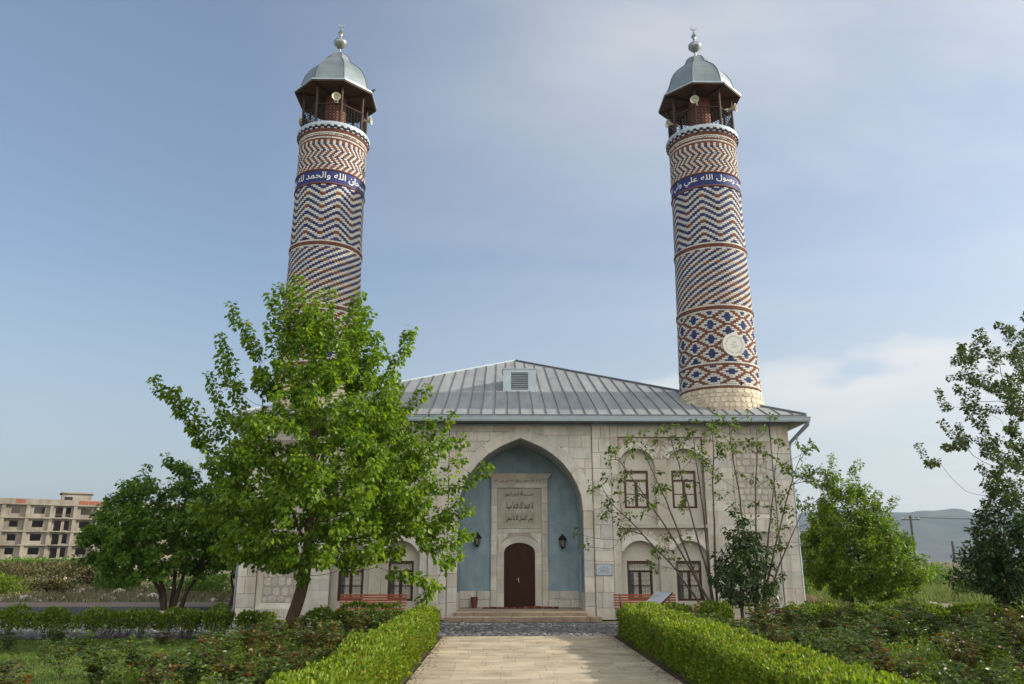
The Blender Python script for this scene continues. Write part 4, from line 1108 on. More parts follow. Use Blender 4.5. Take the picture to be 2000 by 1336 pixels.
def minaret(x, label, rot, text, trot, medallion):
    root = empty('minaret', (math.copysign(7.38, x) - .017 * (x < 0), 1.70, 6.185), label, 'minaret', 'twin brick minarets'); root.scale = (.975,) * 3
    Z = Matrix.Translation((0, 0, -6.3))
    def pb(name, mb, m, **k):
        o = mb.build(name, m, root, **k); o.matrix_parent_inverse = Z; return o
    # backing shaft
    pr = [(rad(z) - .016, z) for z in (6.3, 7.69, 8.5, 10.7, 13.2, 15.68)] + [(rad(15.7) - .01, 15.7), (rad(16.3) - .016, 16.3), (rad(17.6) - .016, 17.6), (rad(18.1) + .02, 18.1), (1.44, 18.22)]
    pb('shaft_core', MB().lathe(pr, k=64), M_bmort, smooth=True)
    # bricks: nearest 295 single, others joined by colour
    sgn = -x / abs(x)
    def front(b):
        am = (b[1] + b[2]) / 2 * 2 * math.pi / b[3] + rot
        return math.cos(am + (-.25 if x > 0 else .25)) * 3 - abs(b[4] - 9.5) * .33 * (1 if x > 0 else 1) + (0 if x > 0 else -abs(b[4] - 12.5) * .8 + abs(b[4] - 9.5) * .33)
    hole = None
    idx = sorted(range(len(BR)), key=lambda i: -front(BR[i]))
    single = set(idx[:295]); mm = {'w': M_wb, 'b': M_bb, 'r': M_rb}; nm = {'w': 'white_bricks', 'b': 'blue_bricks', 'r': 'brown_bricks'}
    bulk = {k: MB() for k in 'wbr'}
    for i, b in enumerate(BR):
        V, F = brick_geo(b, rot)
        if i in single:
            me = bpy.data.meshes.new('brick'); me.from_pydata(V, [], F)
            o = link('brick', me, mm[b[0]], root); o.matrix_parent_inverse = Z
        else: bulk[b[0]].add(V, F)
    for k, mb in bulk.items():
        o = pb(nm[k], mb, mm[k]); o['kind'] = 'stuff'
    # putlog holes: solid dark blocks, the shade inside put into their colour
    for (a, z) in ((rot * 0 + (.02 if x > 0 else .35), 14.75), (.25, 7.85)):
        r_ = rad(z) + .004; c = (r_ * math.sin(a), -r_ * math.cos(a))
        pb('putlog_hole_shade', MB().box(c[0] - .055, c[0] + .055, c[1] - .004, c[1] + .1, z - .06, z + .06), M_iron)
    # rubble foot
    g = random.Random(17 if x > 0 else 18); z = 6.3; zs = [6.3]
    while z < 7.45: z += g.uniform(.16, .24); zs.append(min(z, 7.50))
    zs[-1] = 7.50
    if zs[-1] - zs[-2] < .1: zs.pop(-2)
    zs.append(7.685)
    pb('foot_core', MB().lathe([(1.585, 6.2), (1.545, 7.0), (1.475, 7.68)], k=64), M_mortar_w, smooth=True)
    for z0, z1 in zip(zs[:-1], zs[1:]):
        a = g.uniform(0, .2); a_end = a + 2 * math.pi; top = z1 == 7.685
        while a < a_end - .03:
            da = g.uniform(.09, .20) if not top else g.uniform(.15, .24)
            if a_end - a - da < .08: da = a_end - a
            nn = 8; zc_, ac = (z0 + z1) / 2, a + da / 2; P1, P2 = [], []
            rr_ = rad(zc_) + g.uniform(.0, .014)
            for k in range(nn):
                t = 2 * math.pi * (k + .5) / nn + (0 if top else g.uniform(-.18, .18)); q = 1 / max(abs(math.cos(t)), abs(math.sin(t))) ** (.97 if top else .90)
                f = 1 if top else g.uniform(.88, 1)
                aa = math.cos(t) * q * (da / 2 - .003) * f; zz = math.sin(t) * q * ((z1 - z0) / 2 - .005) * f
                P1.append(((rr_ - .04) * math.sin(ac + aa), -(rr_ - .04) * math.cos(ac + aa), zc_ + zz))
                P2.append((rr_ * math.sin(ac + aa * .93), -rr_ * math.cos(ac + aa * .93), zc_ + zz * .93))
            pb('rubble_stone', MB().add(P1 + P2, [(k, (k + 1) % nn, nn + (k + 1) % nn, nn + k) for k in range(nn)] + [tuple(range(nn, 2 * nn))]), M_rubble_w)
            a += da
    # text band between brown mouldings
    pb('tile_band', MB().lathe([(rad(15.8) + .012, 15.75), (rad(16.2) + .012, 16.27)], k=72), M_band, smooth=True)
    for z in (15.72, 16.29): pb('moulding', MB().lathe([(1.34, z - .035), (1.375, z - .03), (1.392, z), (1.375, z + .03), (1.34, z + .035)], k=72, cap=False), M_rb, smooth=True)
    me, V = text_mesh(text[0], text[1], .36, off=.004)
    Rr = rad(16) + .026; a = V[:, 0] / Rr + trot
    Pn = np.stack([Rr * np.sin(a), -Rr * np.cos(a), 16.01 + V[:, 1]], 1).astype(np.float32); me.vertices.foreach_set('co', Pn.ravel()); me.update()
    o = link('band_lettering', me, M_white, root); o.matrix_parent_inverse = Z
    if medallion:
        am = .15; c = Vector((1.50 * math.sin(am), -1.50 * math.cos(am), 9.28))
        q = Matrix.Translation(c) @ Matrix.Rotation(am, 4, 'Z')
        md = MB(); n = 40; rr_ = .435
        V = [q @ Vector((rr_ * math.cos(2 * math.pi * i / n), 0, rr_ * math.sin(2 * math.pi * i / n))) for i in range(n)] + [q @ Vector((rr_ * math.cos(2 * math.pi * i / n), .16, rr_ * math.sin(2 * math.pi * i / n))) for i in range(n)]
        md.add(V, [tuple(range(n)), tuple(range(2 * n - 1, n - 1, -1))] + [(i, i + n, (i + 1) % n + n, (i + 1) % n) for i in range(n)])
        fixn(pb('medallion', md, M_medal))
        # ring of script round the rim and small lines in the middle
        ring = arabic('بسم الله الرحمن الرحيم انا فتحنا لك فتحا مبينا ليس للانسان الا ما سعى')
        me, V = text_mesh(ring, 2 * math.pi * .315 * .97, .10, off=-.006); t = -V[:, 0] / .315 + math.pi / 2; rr2 = .315 + V[:, 1]
        Pn = np.array([q @ Vector((r_ * math.cos(t_), -.003, r_ * math.sin(t_))) for r_, t_ in zip(rr2, t)], dtype=np.float32); me.vertices.foreach_set('co', Pn.ravel()); me.update()
        o = link('medallion_lettering', me, M_ink, root); o.matrix_parent_inverse = Z
        for s_, w_, zz, xx in (('محمد', .15, .10, 0), ('ليس', .13, .01, -.09), ('رسول الله', .22, -.04, .05), ('سعى', .18, -.11, -.02)):
            me, V = text_mesh(arabic(s_), w_, .06, off=-.008)
            Pn = np.array([q @ Vector((v[0] + xx, -.003, v[1] + zz)) for v in V], dtype=np.float32); me.vertices.foreach_set('co', Pn.ravel()); me.update()
            o = link('medallion_lettering', me, M_ink, root); o.matrix_parent_inverse = Z
    # gallery: ledge, floor, octagonal rail with lattice, posts, brick stair turret, canopy
    pb('gallery_ledge', MB().lathe([(1.40, 18.20), (1.455, 18.215), (1.465, 18.30), (1.44, 18.36), (1.36, 18.375)], k=72), M_copper, smooth=True)
    pb('stair_turret', MB().lathe([(.42, 18.3), (.42, 20.3)], k=28), M_core, smooth=True)
    for i in range(22):     # courses of the turret as thin proud rings
        z = 18.42 + i * .085; pb('turret_course', MB().lathe([(.415, z), (.428, z + .01), (.428, z + .055), (.415, z + .065)], k=24, cap=False), M_core)
    pa = [R(22.5 + 45 * i) for i in range(8)]; rp = 1.29
    pc = [(rp * math.cos(a), rp * math.sin(a)) for a in pa]
    for (px, py_) in pc:
        pb('gallery_post', MB().tube([(px, py_, 18.36), (px, py_, 19.35), (px, py_, 20.2)], .052, 8), M_dkwood, smooth=True)
    for i in range(8):
        (x0, y0), (x1, y1) = pc[i], pc[(i + 1) % 8]; L = math.hypot(x1 - x0, y1 - y0); ux, uy = (x1 - x0) / L, (y1 - y0) / L
        def q(t, z): return (x0 + ux * t, y0 + uy * t, z)
        rl = MB(); rl.tube([q(.05, 19.27), q(L - .05, 19.27)], .032, 6); pb('handrail', rl, M_dkwood); pb('bottom_rail', MB().tube([q(.05, 18.44), q(L - .05, 18.44)], .022, 6), M_dkwood)
        lt = MB(); nx = 6; dxx = (L - .12) / nx; nz_ = 6; dz_ = .80 / nz_
        for a in range(nx + 1): lt.tube([q(.06 + a * dxx, 18.45), q(.06 + a * dxx, 19.26)], .0075, 4, cap=False)
        for a in range(nx):
            for b in range(nz_):
                cx_, cz_ = .06 + (a + .5) * dxx, 18.46 + (b + .5) * dz_
                lt.tube([q(cx_ + math.cos(t) * dxx * .46, cz_ + math.sin(t) * dz_ * .48) for t in [k * math.pi / 3 for k in range(7)]], .0105, 4, cap=False)
        pb('lattice_panel', lt, M_iron)
    ka = 1.0 / math.cos(R(22.5)); o8 = R(22.5)
    soff = MB(); soff.lathe([(1.53 * ka, 20.08), (1.28 * ka, 20.13), (.40, 20.22)], k=8, rot=o8, cap=False); pb('soffit', soff, M_soffit)
    for a in pa: pb('soffit_rib', MB().tube([(1.55 * ka * math.cos(a), 1.55 * ka * math.sin(a), 20.085), (.45 * math.cos(a), .45 * math.sin(a), 20.17)], .03, 5), M_dkwood)
    pb('canopy_fascia', MB().lathe([(1.53 * ka, 20.07), (1.555 * ka, 20.07), (1.555 * ka, 20.13)], k=8, rot=o8, cap=False), M_dkwood)
    pb('canopy_edge', MB().lathe([(1.54 * ka, 20.132), (1.585 * ka, 20.132), (1.585 * ka, 20.185), (1.57 * ka, 20.20), (1.36 * ka, 20.30)], k=8, rot=o8, cap=False), M_copper)
    dp_ = [(1.37, 20.25), (1.35, 20.45), (1.30, 20.70), (1.22, 20.98), (1.08, 21.26), (.90, 21.50), (.70, 21.70), (.565, 21.83), (.505, 21.92), (.465, 22.04), (.40, 22.17), (.28, 22.30), (.13, 22.42)]
    dome = pb('dome', MB().lathe([(r_ * ka, z) for r_, z in dp_], k=8, rot=o8, cap=False), M_dome)
    for a in pa:
        pb('dome_rib', MB().tube([((r_ * ka + .006) * math.cos(a), (r_ * ka + .006) * math.sin(a), z) for r_, z in dp_], .022, 5), M_seam, smooth=True)
    fn = MB(); fn.lathe([(.13, 22.40), (.05, 22.46), (.045, 22.64), (.07, 22.66), (.275, 22.88), (.28, 22.98), (.25, 23.04), (.17, 23.09), (.05, 23.12), (.04, 23.26), (.06, 23.28), (.055, 23.32), (.125, 23.44), (.06, 23.56), (.05, 23.62), (.022, 23.66), (.018, 23.76)], k=24)
    pb('finial', fn, M_silver, smooth=True)
    cr = MB(); n = 14; V = []
    for i in range(n + 1):
        t = R(-215 + 250 * i / n); ro = .135
        ci = (.025, .04)      # inner circle centre
        V.append((ro * math.cos(t), 0, 23.885 + ro * math.sin(t)))
    inn = []
    for i in range(n + 1):
        t = -215 + 250 * i / n; w = .075 * math.sin(math.pi * i / n) + .003; rr_ = .135 - w
        inn.append((rr_ * math.cos(R(t)), 0, 23.885 + rr_ * math.sin(R(t))))
    rt = Matrix.Rotation(R(20), 4, 'Y'); C0 = Vector((0, 0, 23.885))
    VV = [tuple(rt @ (Vector(v) - C0) + C0 + Vector((0, dy_, 0))) for dy_ in (-.02, .02) for v in V + inn]
    m_ = n + 1; F = []
    for b in (0, 2 * m_):
        F += [(b + i, b + i + 1, b + m_ + i + 1, b + m_ + i) for i in range(n)]
    F += [(i, i + 1, 2 * m_ + i + 1, 2 * m_ + i) for i in range(n)] + [(m_ + i, m_ + i + 1, 3 * m_ + i + 1, 3 * m_ + i) for i in range(n)]
    cr.add(VV, F); pb('crescent', cr, M_silver)
    return root
minaret(-MX, 'left brick minaret in blue, white and brown, rising behind the big leafy tree', .03, (arabic('سبحان الله والحمد لله والله اكبر'), 4.7), -.22, False)
minaret(MX, 'right brick minaret with a round white medallion, standing clear on the roof corner', .05, (arabic('لا اله الا الله محمد رسول الله علي ولي الله'), 6.2), .46, True)

def on_minaret(x, y, z): sx = math.copysign(1, x); return (sx * 7.38 + (x - sx * MX) * .975, 1.70 + (y - MY) * .975, 1.7 + (z - 1.7) * .975)
def loudspeaker(x, y, z, ang, label):
    x, y, z = on_minaret(x, y, z)
    root = empty('horn_loudspeaker', (x, y, z), label, 'loudspeaker', 'cream horn loudspeakers on the minaret galleries', rz=ang)
    def lz(prof, k, name, m, rot=0):
        mb = MB(); mb.lathe(prof, k=k, rot=rot, cap=True); mb.v = [(v[0], -v[2], v[1]) for v in mb.v]; return fixn(mb.build(name, m, root))
    mb = MB(); mb.lathe([(.04, -.18), (.045, -.02), (.075, .05), (.135, .12), (.175, .15), (.178, .165), (.16, .163), (.125, .125), (.06, .05), (.045, .02)], k=8, rot=R(22.5)); mb.v = [(v[0], -v[2], v[1]) for v in mb.v]
    fixn(mb.build('horn', M_cream, root))
    lz([(.05, -.30), (.075, -.28), (.075, -.18), (.05, -.16)], 14, 'driver', M_cream)
    lz([(.0, .02), (.055, .03), (.05, .09), (.02, .11)], 12, 'cone', M_cream)
    MB().tube([(0, .1, 0), (0, .1, -.18), (0, .22, -.2)], .014, 6).build('bracket', M_dkwood, root)
for sx, deg, z, lab in ((-1, -78, 19.42, 'front cream horn loudspeaker on the left minaret gallery'), (-1, 172, 19.28, 'cream horn loudspeaker at the left edge of the left minaret gallery'), (-1, -8, 19.12, 'cream horn loudspeaker at the right edge of the left minaret gallery'),
                        (1, -112, 19.46, 'front cream horn loudspeaker on the right minaret gallery'), (1, -35, 19.45, 'cream horn loudspeaker near the right edge of the right minaret gallery'), (1, 195, 18.98, 'low cream horn loudspeaker at the left edge of the right minaret gallery')):
    a = R(deg); rr_ = 1.36
    loudspeaker(sx * MX + rr_ * math.cos(a), MY + rr_ * math.sin(a), z, a + math.pi / 2, lab)
# crow on the left canopy edge
crow = empty('crow', on_minaret(-MX + 1.50, MY - .45, 20.2), 'small dark bird perched on the canopy edge of the left minaret', 'bird')
cb = MB(); cb.tube([(-.16, 0, .05), (-.08, 0, .07), (0, 0, .10), (.07, 0, .15), (.10, 0, .19), (.13, 0, .20), (.165, 0, .195)], [.012, .03, .055, .05, .032, .03, .004], 8); cb.tube([(0, .02, .06), (0, .02, 0)], .006, 4); cb.tube([(0, -.02, .06), (0, -.02, 0)], .006, 4)
cb.build('body', M_bird, crow, smooth=True)

# ================================================================== OBJECTS BY THE PORCH
def bench(x0, x1, y, label):
    root = empty('bench', ((x0 + x1) / 2, y, GZ), label, 'bench', 'slatted benches against the front wall')
    L = (x1 - x0) / 2
    for i in range(5):
        z = .47 + i * .075; yy = .18 + i * .018
        MB().box(-L, L, yy, yy + .03, z, z + .048).build('back_slat', M_bench, root)
    for i in range(5):
        yy = -.27 + i * .085; MB().box(-L, L, yy, yy + .062, .40, .43).build('seat_slat', M_bench, root)
    for s in (-1, 1):
        x = s * (L - .2); m_ = MB()
        m_.tube([(x, .16, 0), (x, .15, .40), (x, .22, .60), (x, .29, .83)], .022, 6); m_.tube([(x, -.26, 0), (x, -.24, .385)], .022, 6); m_.tube([(x, -.26, .385), (x, .16, .385)], .02, 6)
        m_.build('leg', M_iron, root)
        for i in range(5): MB().tube([(x, .165 + i * .018, .494 + i * .075), (x, .178 + i * .018, .494 + i * .075)], .008, 6).build('bolt', M_silver, root)
bench(-5.62, -3.55, -1.15, 'reddish brown slatted wooden bench left of the porch, under the left windows')
bench(2.85, 4.78, -1.15, 'reddish brown slatted wooden bench right of the porch, behind the information board')
# information board on a wedge stand
ib = empty('information_board', (3.56, -3.5, GZ), 'tilted grey-blue information board in a dark frame above the right hedge', 'sign board', rz=R(-66))
q = Matrix.Rotation(R(36), 4, 'X')
def tb(name, m, x0, x1, y0, y1, z0, z1):
    mb = MB().box(x0, x1, y0, y1, z0, z1); mb.v = [tuple((q @ Vector(v)) + Vector((0, 0, .66))) for v in mb.v]; return mb.build(name, m, ib)
tb('frame', M_boardf, -.38, .38, -.54, .54, -.035, 0); tb('board_face', M_board, -.365, .365, -.525, .525, .002, .008)
for k, (z_, w_) in enumerate(((.33, .22), (.25, .14), (.02, .20), (-.05, .16), (-.12, .2), (-.19, .14))):
    tb('print_line', M_plaq if k % 2 else M_seam, -.26, -.26 + w_, z_, z_ + .022, .0085, .0095)
MB().add([(-.10, -.28, 0), (.10, -.28, 0), (.10, .30, 0), (-.10, .30, 0), (-.10, -.28, .44), (.10, -.28, .44), (.10, .30, .80), (-.10, .30, .80)], [(0, 1, 5, 4), (1, 2, 6, 5), (2, 3, 7, 6), (3, 0, 4, 7), (4, 5, 6, 7)]).build('stand', M_boardf, ib)
# plaque on the right porch pilaster
pq = empty('wall_plaque', (2.70, -.035, 1.42), 'grey metal plaque screwed to the stone pilaster right of the porch', 'plaque')
MB().box(-.275, .275, -.012, .012, -.185, .185).build('plate', M_plaq, pq, bevel=.004)
MB().box(-.25, .25, -.015, -.0125, -.16, .16).build('inner_plate', M_board, pq)
for sx in (-1, 1):
    for sz in (-1, 1): MB().tube([(sx * .245, -.012, sz * .155), (sx * .245, -.024, sz * .155)], .015, 8).build('screw', M_iron, pq)
text_flat('plaque_lettering', 'CÜMƏ MƏSCİDİ', .30, .030, M_ink, pq, 0, -.017, -.012, off=.01, depth=.002)
g = random.Random(2); ln = MB()
for z, w in ((.075, .24), (.030, .38), (-.052, .28), (-.095, .40)):
    x = -w / 2
    while x < w / 2:
        ww = g.uniform(.008, .02); ln.box(x, min(x + ww, w / 2), -.0175, -.0155, z - g.uniform(.004, .009), z + g.uniform(.005, .010)); x += ww + g.choice((.004, .004, .014))
ln.build('plaque_small_print', M_ink, pq)
MB().tube([(-.03, -.017, .115), (-.015, -.017, .135), (0, -.017, .112), (.015, -.017, .13), (.03, -.017, .112)], .004, 4).build('plaque_emblem', M_ink, pq)
# lanterns
def lantern(x, z, label):
    root = empty('wall_lantern', (x, ND - .19, z), label, 'lantern', 'black lanterns on the blue porch wall')
    MB().lathe([(.03, -.22), (.055, -.19), (.07, -.17), (.075, -.16)], k=6).build('base', M_iron, root)
    MB().lathe([(.067, -.158), (.118, .06)], k=6, cap=False).build('glass', M_frost, root)
    f = MB()
    for i in range(6):
        a = 2 * math.pi * i / 6; f.tube([(.070 * math.cos(a), .070 * math.sin(a), -.158), (.122 * math.cos(a), .122 * math.sin(a), .06)], .0085, 5)
    f.lathe([(.122, .05), (.135, .06), (.135, .075), (.12, .08)], k=6, cap=False); f.build('cage', M_iron, root)
    MB().lathe([(.155, .07), (.14, .10), (.095, .165), (.075, .19), (.04, .205), (.035, .23), (.045, .245), (.015, .26)], k=6).build('cap', M_iron, root)
    MB().tube([(0, 0, -.17), (0, .08, -.24), (0, .18, -.20), (0, .19, -.1)], .014, 6).build('bracket', M_iron, root)
lantern(-1.475, 2.40, 'black hexagonal lantern on the blue wall left of the wooden door')
lantern(1.50, 2.34, 'black hexagonal lantern on the blue wall right of the wooden door')
# umbrella bin
bn = empty('umbrella_bin', (-1.55, ND - .22, .15), 'small brown tapered bin holding a rolled paper and sticks, left of the door', 'bin')
MB().lathe([(.085, 0), (.125, .36), (.112, .36), (.08, .02)], k=14, cap=False).build('pot', M_pot, bn, smooth=True)
MB().lathe([(.085, .0), (.085, .02)], k=14).build('bottom', M_pot, bn)
u = empty('rolled_paper', (-1.59, ND - .22, .45), 'pale rolled paper leaning in the brown bin by the door', 'paper roll'); MB().tube([(0, 0, -.1), (-.06, 0, .22)], [.018, .022], 8).build('roll', M_white, u)
u = empty('stick', (-1.50, ND - .22, .45), 'thin dark walking stick standing in the brown bin by the door', 'stick'); MB().tube([(0, 0, -.1), (.035, 0, .2), (.04, 0, .235), (.02, 0, .245)], .009, 6).build('shaft', M_iron, u)
# striped rug
rg = empty('rug', (0, .9, .152), 'narrow red and dark striped woven rug across the door step', 'rug')
g = random.Random(9); x = -1.26; k = 0
while x < 1.28:
    w = g.uniform(.03, .10); m_ = MB(); y0, y1 = .36 + .02 * math.sin(x * 3), .90; V = []
    hh = lambda q: .05 + .014 * math.sin(q * 5.3) + (.035 * max(0, math.sin(q * 2.2)))
    V = [(x, y0, .004), (x + w, y0, .004), (x + w, y0 + .03, hh(x + w)), (x, y0 + .03, hh(x)), (x + w, y1, .02), (x, y1, .02)]
    m_.add(V, [(0, 1, 2, 3), (3, 2, 4, 5)]); m_.build('stripe', [M_rug, M_rug2, M_rug, M_rug3, M_rug2][k % 5], rg); x += w; k += 1
# pavement light-coloured kerb and low wall at the left corner
tag(MB().box(-13.2, -10.4, 1.0, 1.25, GZ, GZ + .22).build('low_wall', M_stone, None, bevel=.02), 'low pale stone kerb wall left of the mosque corner', 'kerb wall')
sheet('grass_slope', -13.2, -9.5, 1.26, 6.5, GZ + .05, M_lawn)

# ================================================================== FAR BUILDINGS, WALL, POLES
def unfinished_building():
    ang = R(30); ox, oy = -109.0, 150.0
    root = empty('unfinished_apartment_block', (ox, oy, -1.0), 'unfinished raw concrete apartment block with empty window openings on the far left', 'building', rz=ang)
    # local x along the front, y into the block, storeys 2.95 m
    g = random.Random(1); H = 2.92; z0 = 3.2; LX = 62
    xs = [-14 + 4.6 * i for i in range(17)]
    cols = MB(); slabs = MB()
    for i, x in enumerate(xs):
        MB().box(x - .35, x + .35, -.35, .5, z0, z0 + 4 * H).build('column', M_conc, root)
    for k in range(5): MB().box(xs[0] - .5, xs[-1] + .5, -.5, .5, z0 + k * H - .22, z0 + k * H + .08).build('floor_slab', M_conc, root)
    MB().box(xs[0] - .5, xs[-1] + .5, -.4, .3, z0 + 4 * H + .08, z0 + 4 * H + 1.1).build('parapet', M_conc, root)
    inner = MB().box(xs[0], xs[-1], 4.0, 14, .2, z0 + 4 * H); inner.build('inner_room_shade', M_concd, root)  # solid dark box in place of the shaded rooms
    n = 0
    for i in range(len(xs) - 1):
        kind = ['win2', 'door', 'small', 'small', 'win', 'balc', 'win', 'small'][i % 8]
        for k in range(4):
            a, b = xs[i] + .35, xs[i + 1] - .35; zb, zt = z0 + k * H + .08, z0 + (k + 1) * H - .22
            op = {'win2': [(a + .3, a + 1.5, zb, zt - .35), (a + 2.1, a + 3.3, zb + .8, zt - .45)], 'door': [(a + .5, a + 2.0, zb, zt - .3)], 'small': [(a + 1.1, a + 2.7, zb + .75, zt - .5)],
                  'win': [(a + .8, a + 2.9, zb + .75, zt - .4)], 'balc': [(a + .4, a + 1.8, zb, zt - .3), (a + 2.4, a + 3.4, zb + .2, zt - .3)]}[kind]
            w = MB(); x = a
            yr = .12 + (.2 if i % 3 == 0 else 0)
            for (p, q_, r_, s_) in op:
                w.box(x, p, yr, yr + .25, zb, zt); 
                if r_ > zb + .01: w.box(p, q_, yr, yr + .25, zb, r_)
                w.box(p, q_, yr, yr + .25, s_, zt); x = q_
            w.box(x, b, yr, yr + .25, zb, zt); w.build('infill_wall', M_conc, root)
            if kind in ('balc', 'door'): MB().box(a + .1, a + 3, -1.2, -.5, zb - .24, zb - .04).build('balcony_slab', M_conc, root)
    for (a, b) in ((1.9, 2.7), (2.8, 3.7), (14.2, 16.0), (16.2, 18.2), (18.4, 19.6)):
        MB().box(a, b, -.46, -.41, z0 + 4 * H + .15, z0 + 4 * H + .95).build('brick_patch', M_redb, root)
    # arched ground storey
    for i in range(len(xs) - 1):
        a, b = xs[i] + .35, xs[i + 1] - .35; m_ = MB(); c = (a + b) / 2
        pts = arc_pts(c, 1.6, (b - a) / 2 - .1, 1.1, 0, 180, 8)
        for (x1, zz1), (x2, zz2) in zip(pts[:-1], pts[1:]): m_.add([(x1, 0, zz1), (x2, 0, zz2), (x2, 0, z0 - .2), (x1, 0, z0 - .2)], [(0, 1, 2, 3)])
        m_.box(a - .7, a + .1, -.02, .4, 0, z0 - .2); m_.build('ground_arch', M_conc, root)
    # stair tower on the roof
    t = MB(); t.box(10.6, 16.6, 2, 8, z0 + 4 * H, z0 + 4 * H + 2.7); t.box(10.2, 17.0, 1.6, 8.4, z0 + 4 * H + 2.7, z0 + 4 * H + 3.0); t.build('stair_tower', M_conc, root)
    MB().box(11.2, 12.8, 1.95, 1.99, z0 + 4 * H + 1.1, z0 + 4 * H + 1.9).build('tower_opening_shade', M_iron, root)  # dark plate on the tower wall, painting the shade of an opening
unfinished_building()
# ruined wall on the right
rw = MB(); g = random.Random(6); x = 34.5; topz = []
while x < 44: topz.append((x, 1.55 + g.uniform(-.35, .25) - .10 * max(0, x - 38))); x += .45
for (xa, za), (xb, zb) in zip(topz[:-1], topz[1:]):
    rw.add([(xa, 44 + g.uniform(-.1, .1), -.3), (xb, 44, -.3), (xb, 44.1, zb), (xa, 44.1, za), (xb, 45, zb), (xa, 45, za), (xb, 45, -.3), (xa, 45, -.3)], [(0, 1, 2, 3), (3, 2, 4, 5), (5, 4, 6, 7)])
tag(rw.build('ruined_wall', M_pink), 'broken pinkish stone wall beyond the field on the right', 'ruin wall')
rw = MB().box(32.2, 34.2, 43, 45, -.3, 3.3); rw.box(32.5, 33.6, 42.9, 43.2, 3.3, 3.9); tag(rw.build('ruined_pier', M_pink), 'tall ochre ruined stone pier left of the power pole', 'ruin')
def power_pole(x, y, h, label, arms=True):
    root = empty('power_pole', (x, y, -.2), label, 'power pole'); MB().tube([(0, 0, 0), (0, 0, h)], [.16, .10], 8).build('pole', M_pole, root)
    if arms:
        MB().box(-.9, .9, -.05, .05, h - .45, h - .35).build('crossarm', M_pole, root)
        for s in (-.8, -.3, .3, .8): MB().lathe([(.05, h - .35), (.07, h - .28), (.03, h - .2)], c=(s, 0), k=8).build('insulator', M_cream, root)
power_pole(38.7, 50, 6.1, 'grey power pole with a crossarm beyond the bright green tree')
power_pole(42.4, 50, 3.7, 'shorter bare grey post right of the power pole', False)
wr = MB()
for dy_ in (-.3, .3): wr.tube([(38.7 + dy_, 50, 5.72), (50, 50.5, 5.45), (64, 51, 5.6), (90, 52, 5.6)], .018, 4)
tag(wr.build('power_line', M_iron), 'thin dark wires running right from the power pole', 'wire')

# ================================================================== VEGETATION
def inside_profile(prof, cx_, cy_, n, seed, shell=.25, sx=1.0, sy=1.0, lean=0.0):
    """points in a body of revolution given as (z, radius)"""
    g = np.random.default_rng(seed); zs = np.array([p[0] for p in prof]); rs = np.array([p[1] for p in prof]); out = []
    w = rs ** 2 + .15; 
    while len(out) < n:
        z = g.uniform(zs[0], zs[-1]); r = np.interp(z, zs, rs)
        if g.random() > (r ** 2 + .15) / (rs.max() ** 2 + .15): continue
        q = r * (shell + (1 - shell) * g.random()) ** .6 * (1 + g.normal(0, .06)); a = g.uniform(0, 2 * np.pi)
        out.append((cx_ + q * math.cos(a) * sx + lean * (z - zs[0]), cy_ + q * math.sin(a) * sy, z))
    return np.array(out)
# --- the big tree
BY = -6.8
prof = [(1.45, 1.1), (1.8, 2.3), (2.4, 2.85), (3.2, 3.0), (4.2, 2.7), (5.2, 2.3), (6.2, 1.9), (7.2, 1.4), (8.1, .85)]
tips = inside_profile(prof, -4.95, BY, 760, 3, lean=-.03)
g = np.random.default_rng(12)
spires = [(-6.45, 8.85, -6.6), (-7.7, 8.2, -7.0), (-8.1, 6.95, -6.4), (-9.55, 6.22, -6.9), (-8.85, 5.45, -6.6), (-4.3, 8.55, -6.9), (-3.0, 7.6, -6.6), (-3.7, 7.0, -7.2), (-1.95, 5.4, -6.6), (-1.02, 4.05, -7.0), (-1.35, 4.7, -6.5),
          (-5.5, 8.4, -7.3), (-5.9, 8.2, -6.1), (-5.05, 8.0, -6.9), (-2.5, 6.0, -7.1), (-6.1, 9.0, -6.9), (-6.7, 8.75, -6.4), (-5.3, 8.75, -6.6), (-4.5, 8.3, -6.5), (-3.1, 7.3, -6.9), (-2.3, 5.2, -6.3), (-7.2, 7.6, -7.3), (-6.9, 7.9, -6.4), (-8.0, 7.3, -7.1), (-1.3, 3.0, -6.9), (-1.4, 2.4, -6.2), (-4.6, 7.6, -5.9), (-6.6, 8.4, -7.1), (-4.1, 7.9, -7.4), (-3.3, 6.4, -6.0), (-1.9, 4.6, -7.5), (-9.1, 5.95, -6.9), (-8.6, 5.7, -6.7), (-8.2, 6.3, -6.9), (-7.9, 5.2, -6.4), (-8.3, 4.9, -6.9)]
sp = []
for (x, z, y) in spires:
    x_, y_ = x, y
    # a long shoot: several tips stacked below the top so that it stays clothed
    d = np.array([x + 5.1, y - BY, 0]) * .10
    for k in range(5): sp.append((x - d[0] * k * (1.0) * .8 + g.normal(0, .06), y - d[1] * k * .5 + g.normal(0, .06), z - k * .42))
tips = np.concatenate([tips, np.array(sp)])
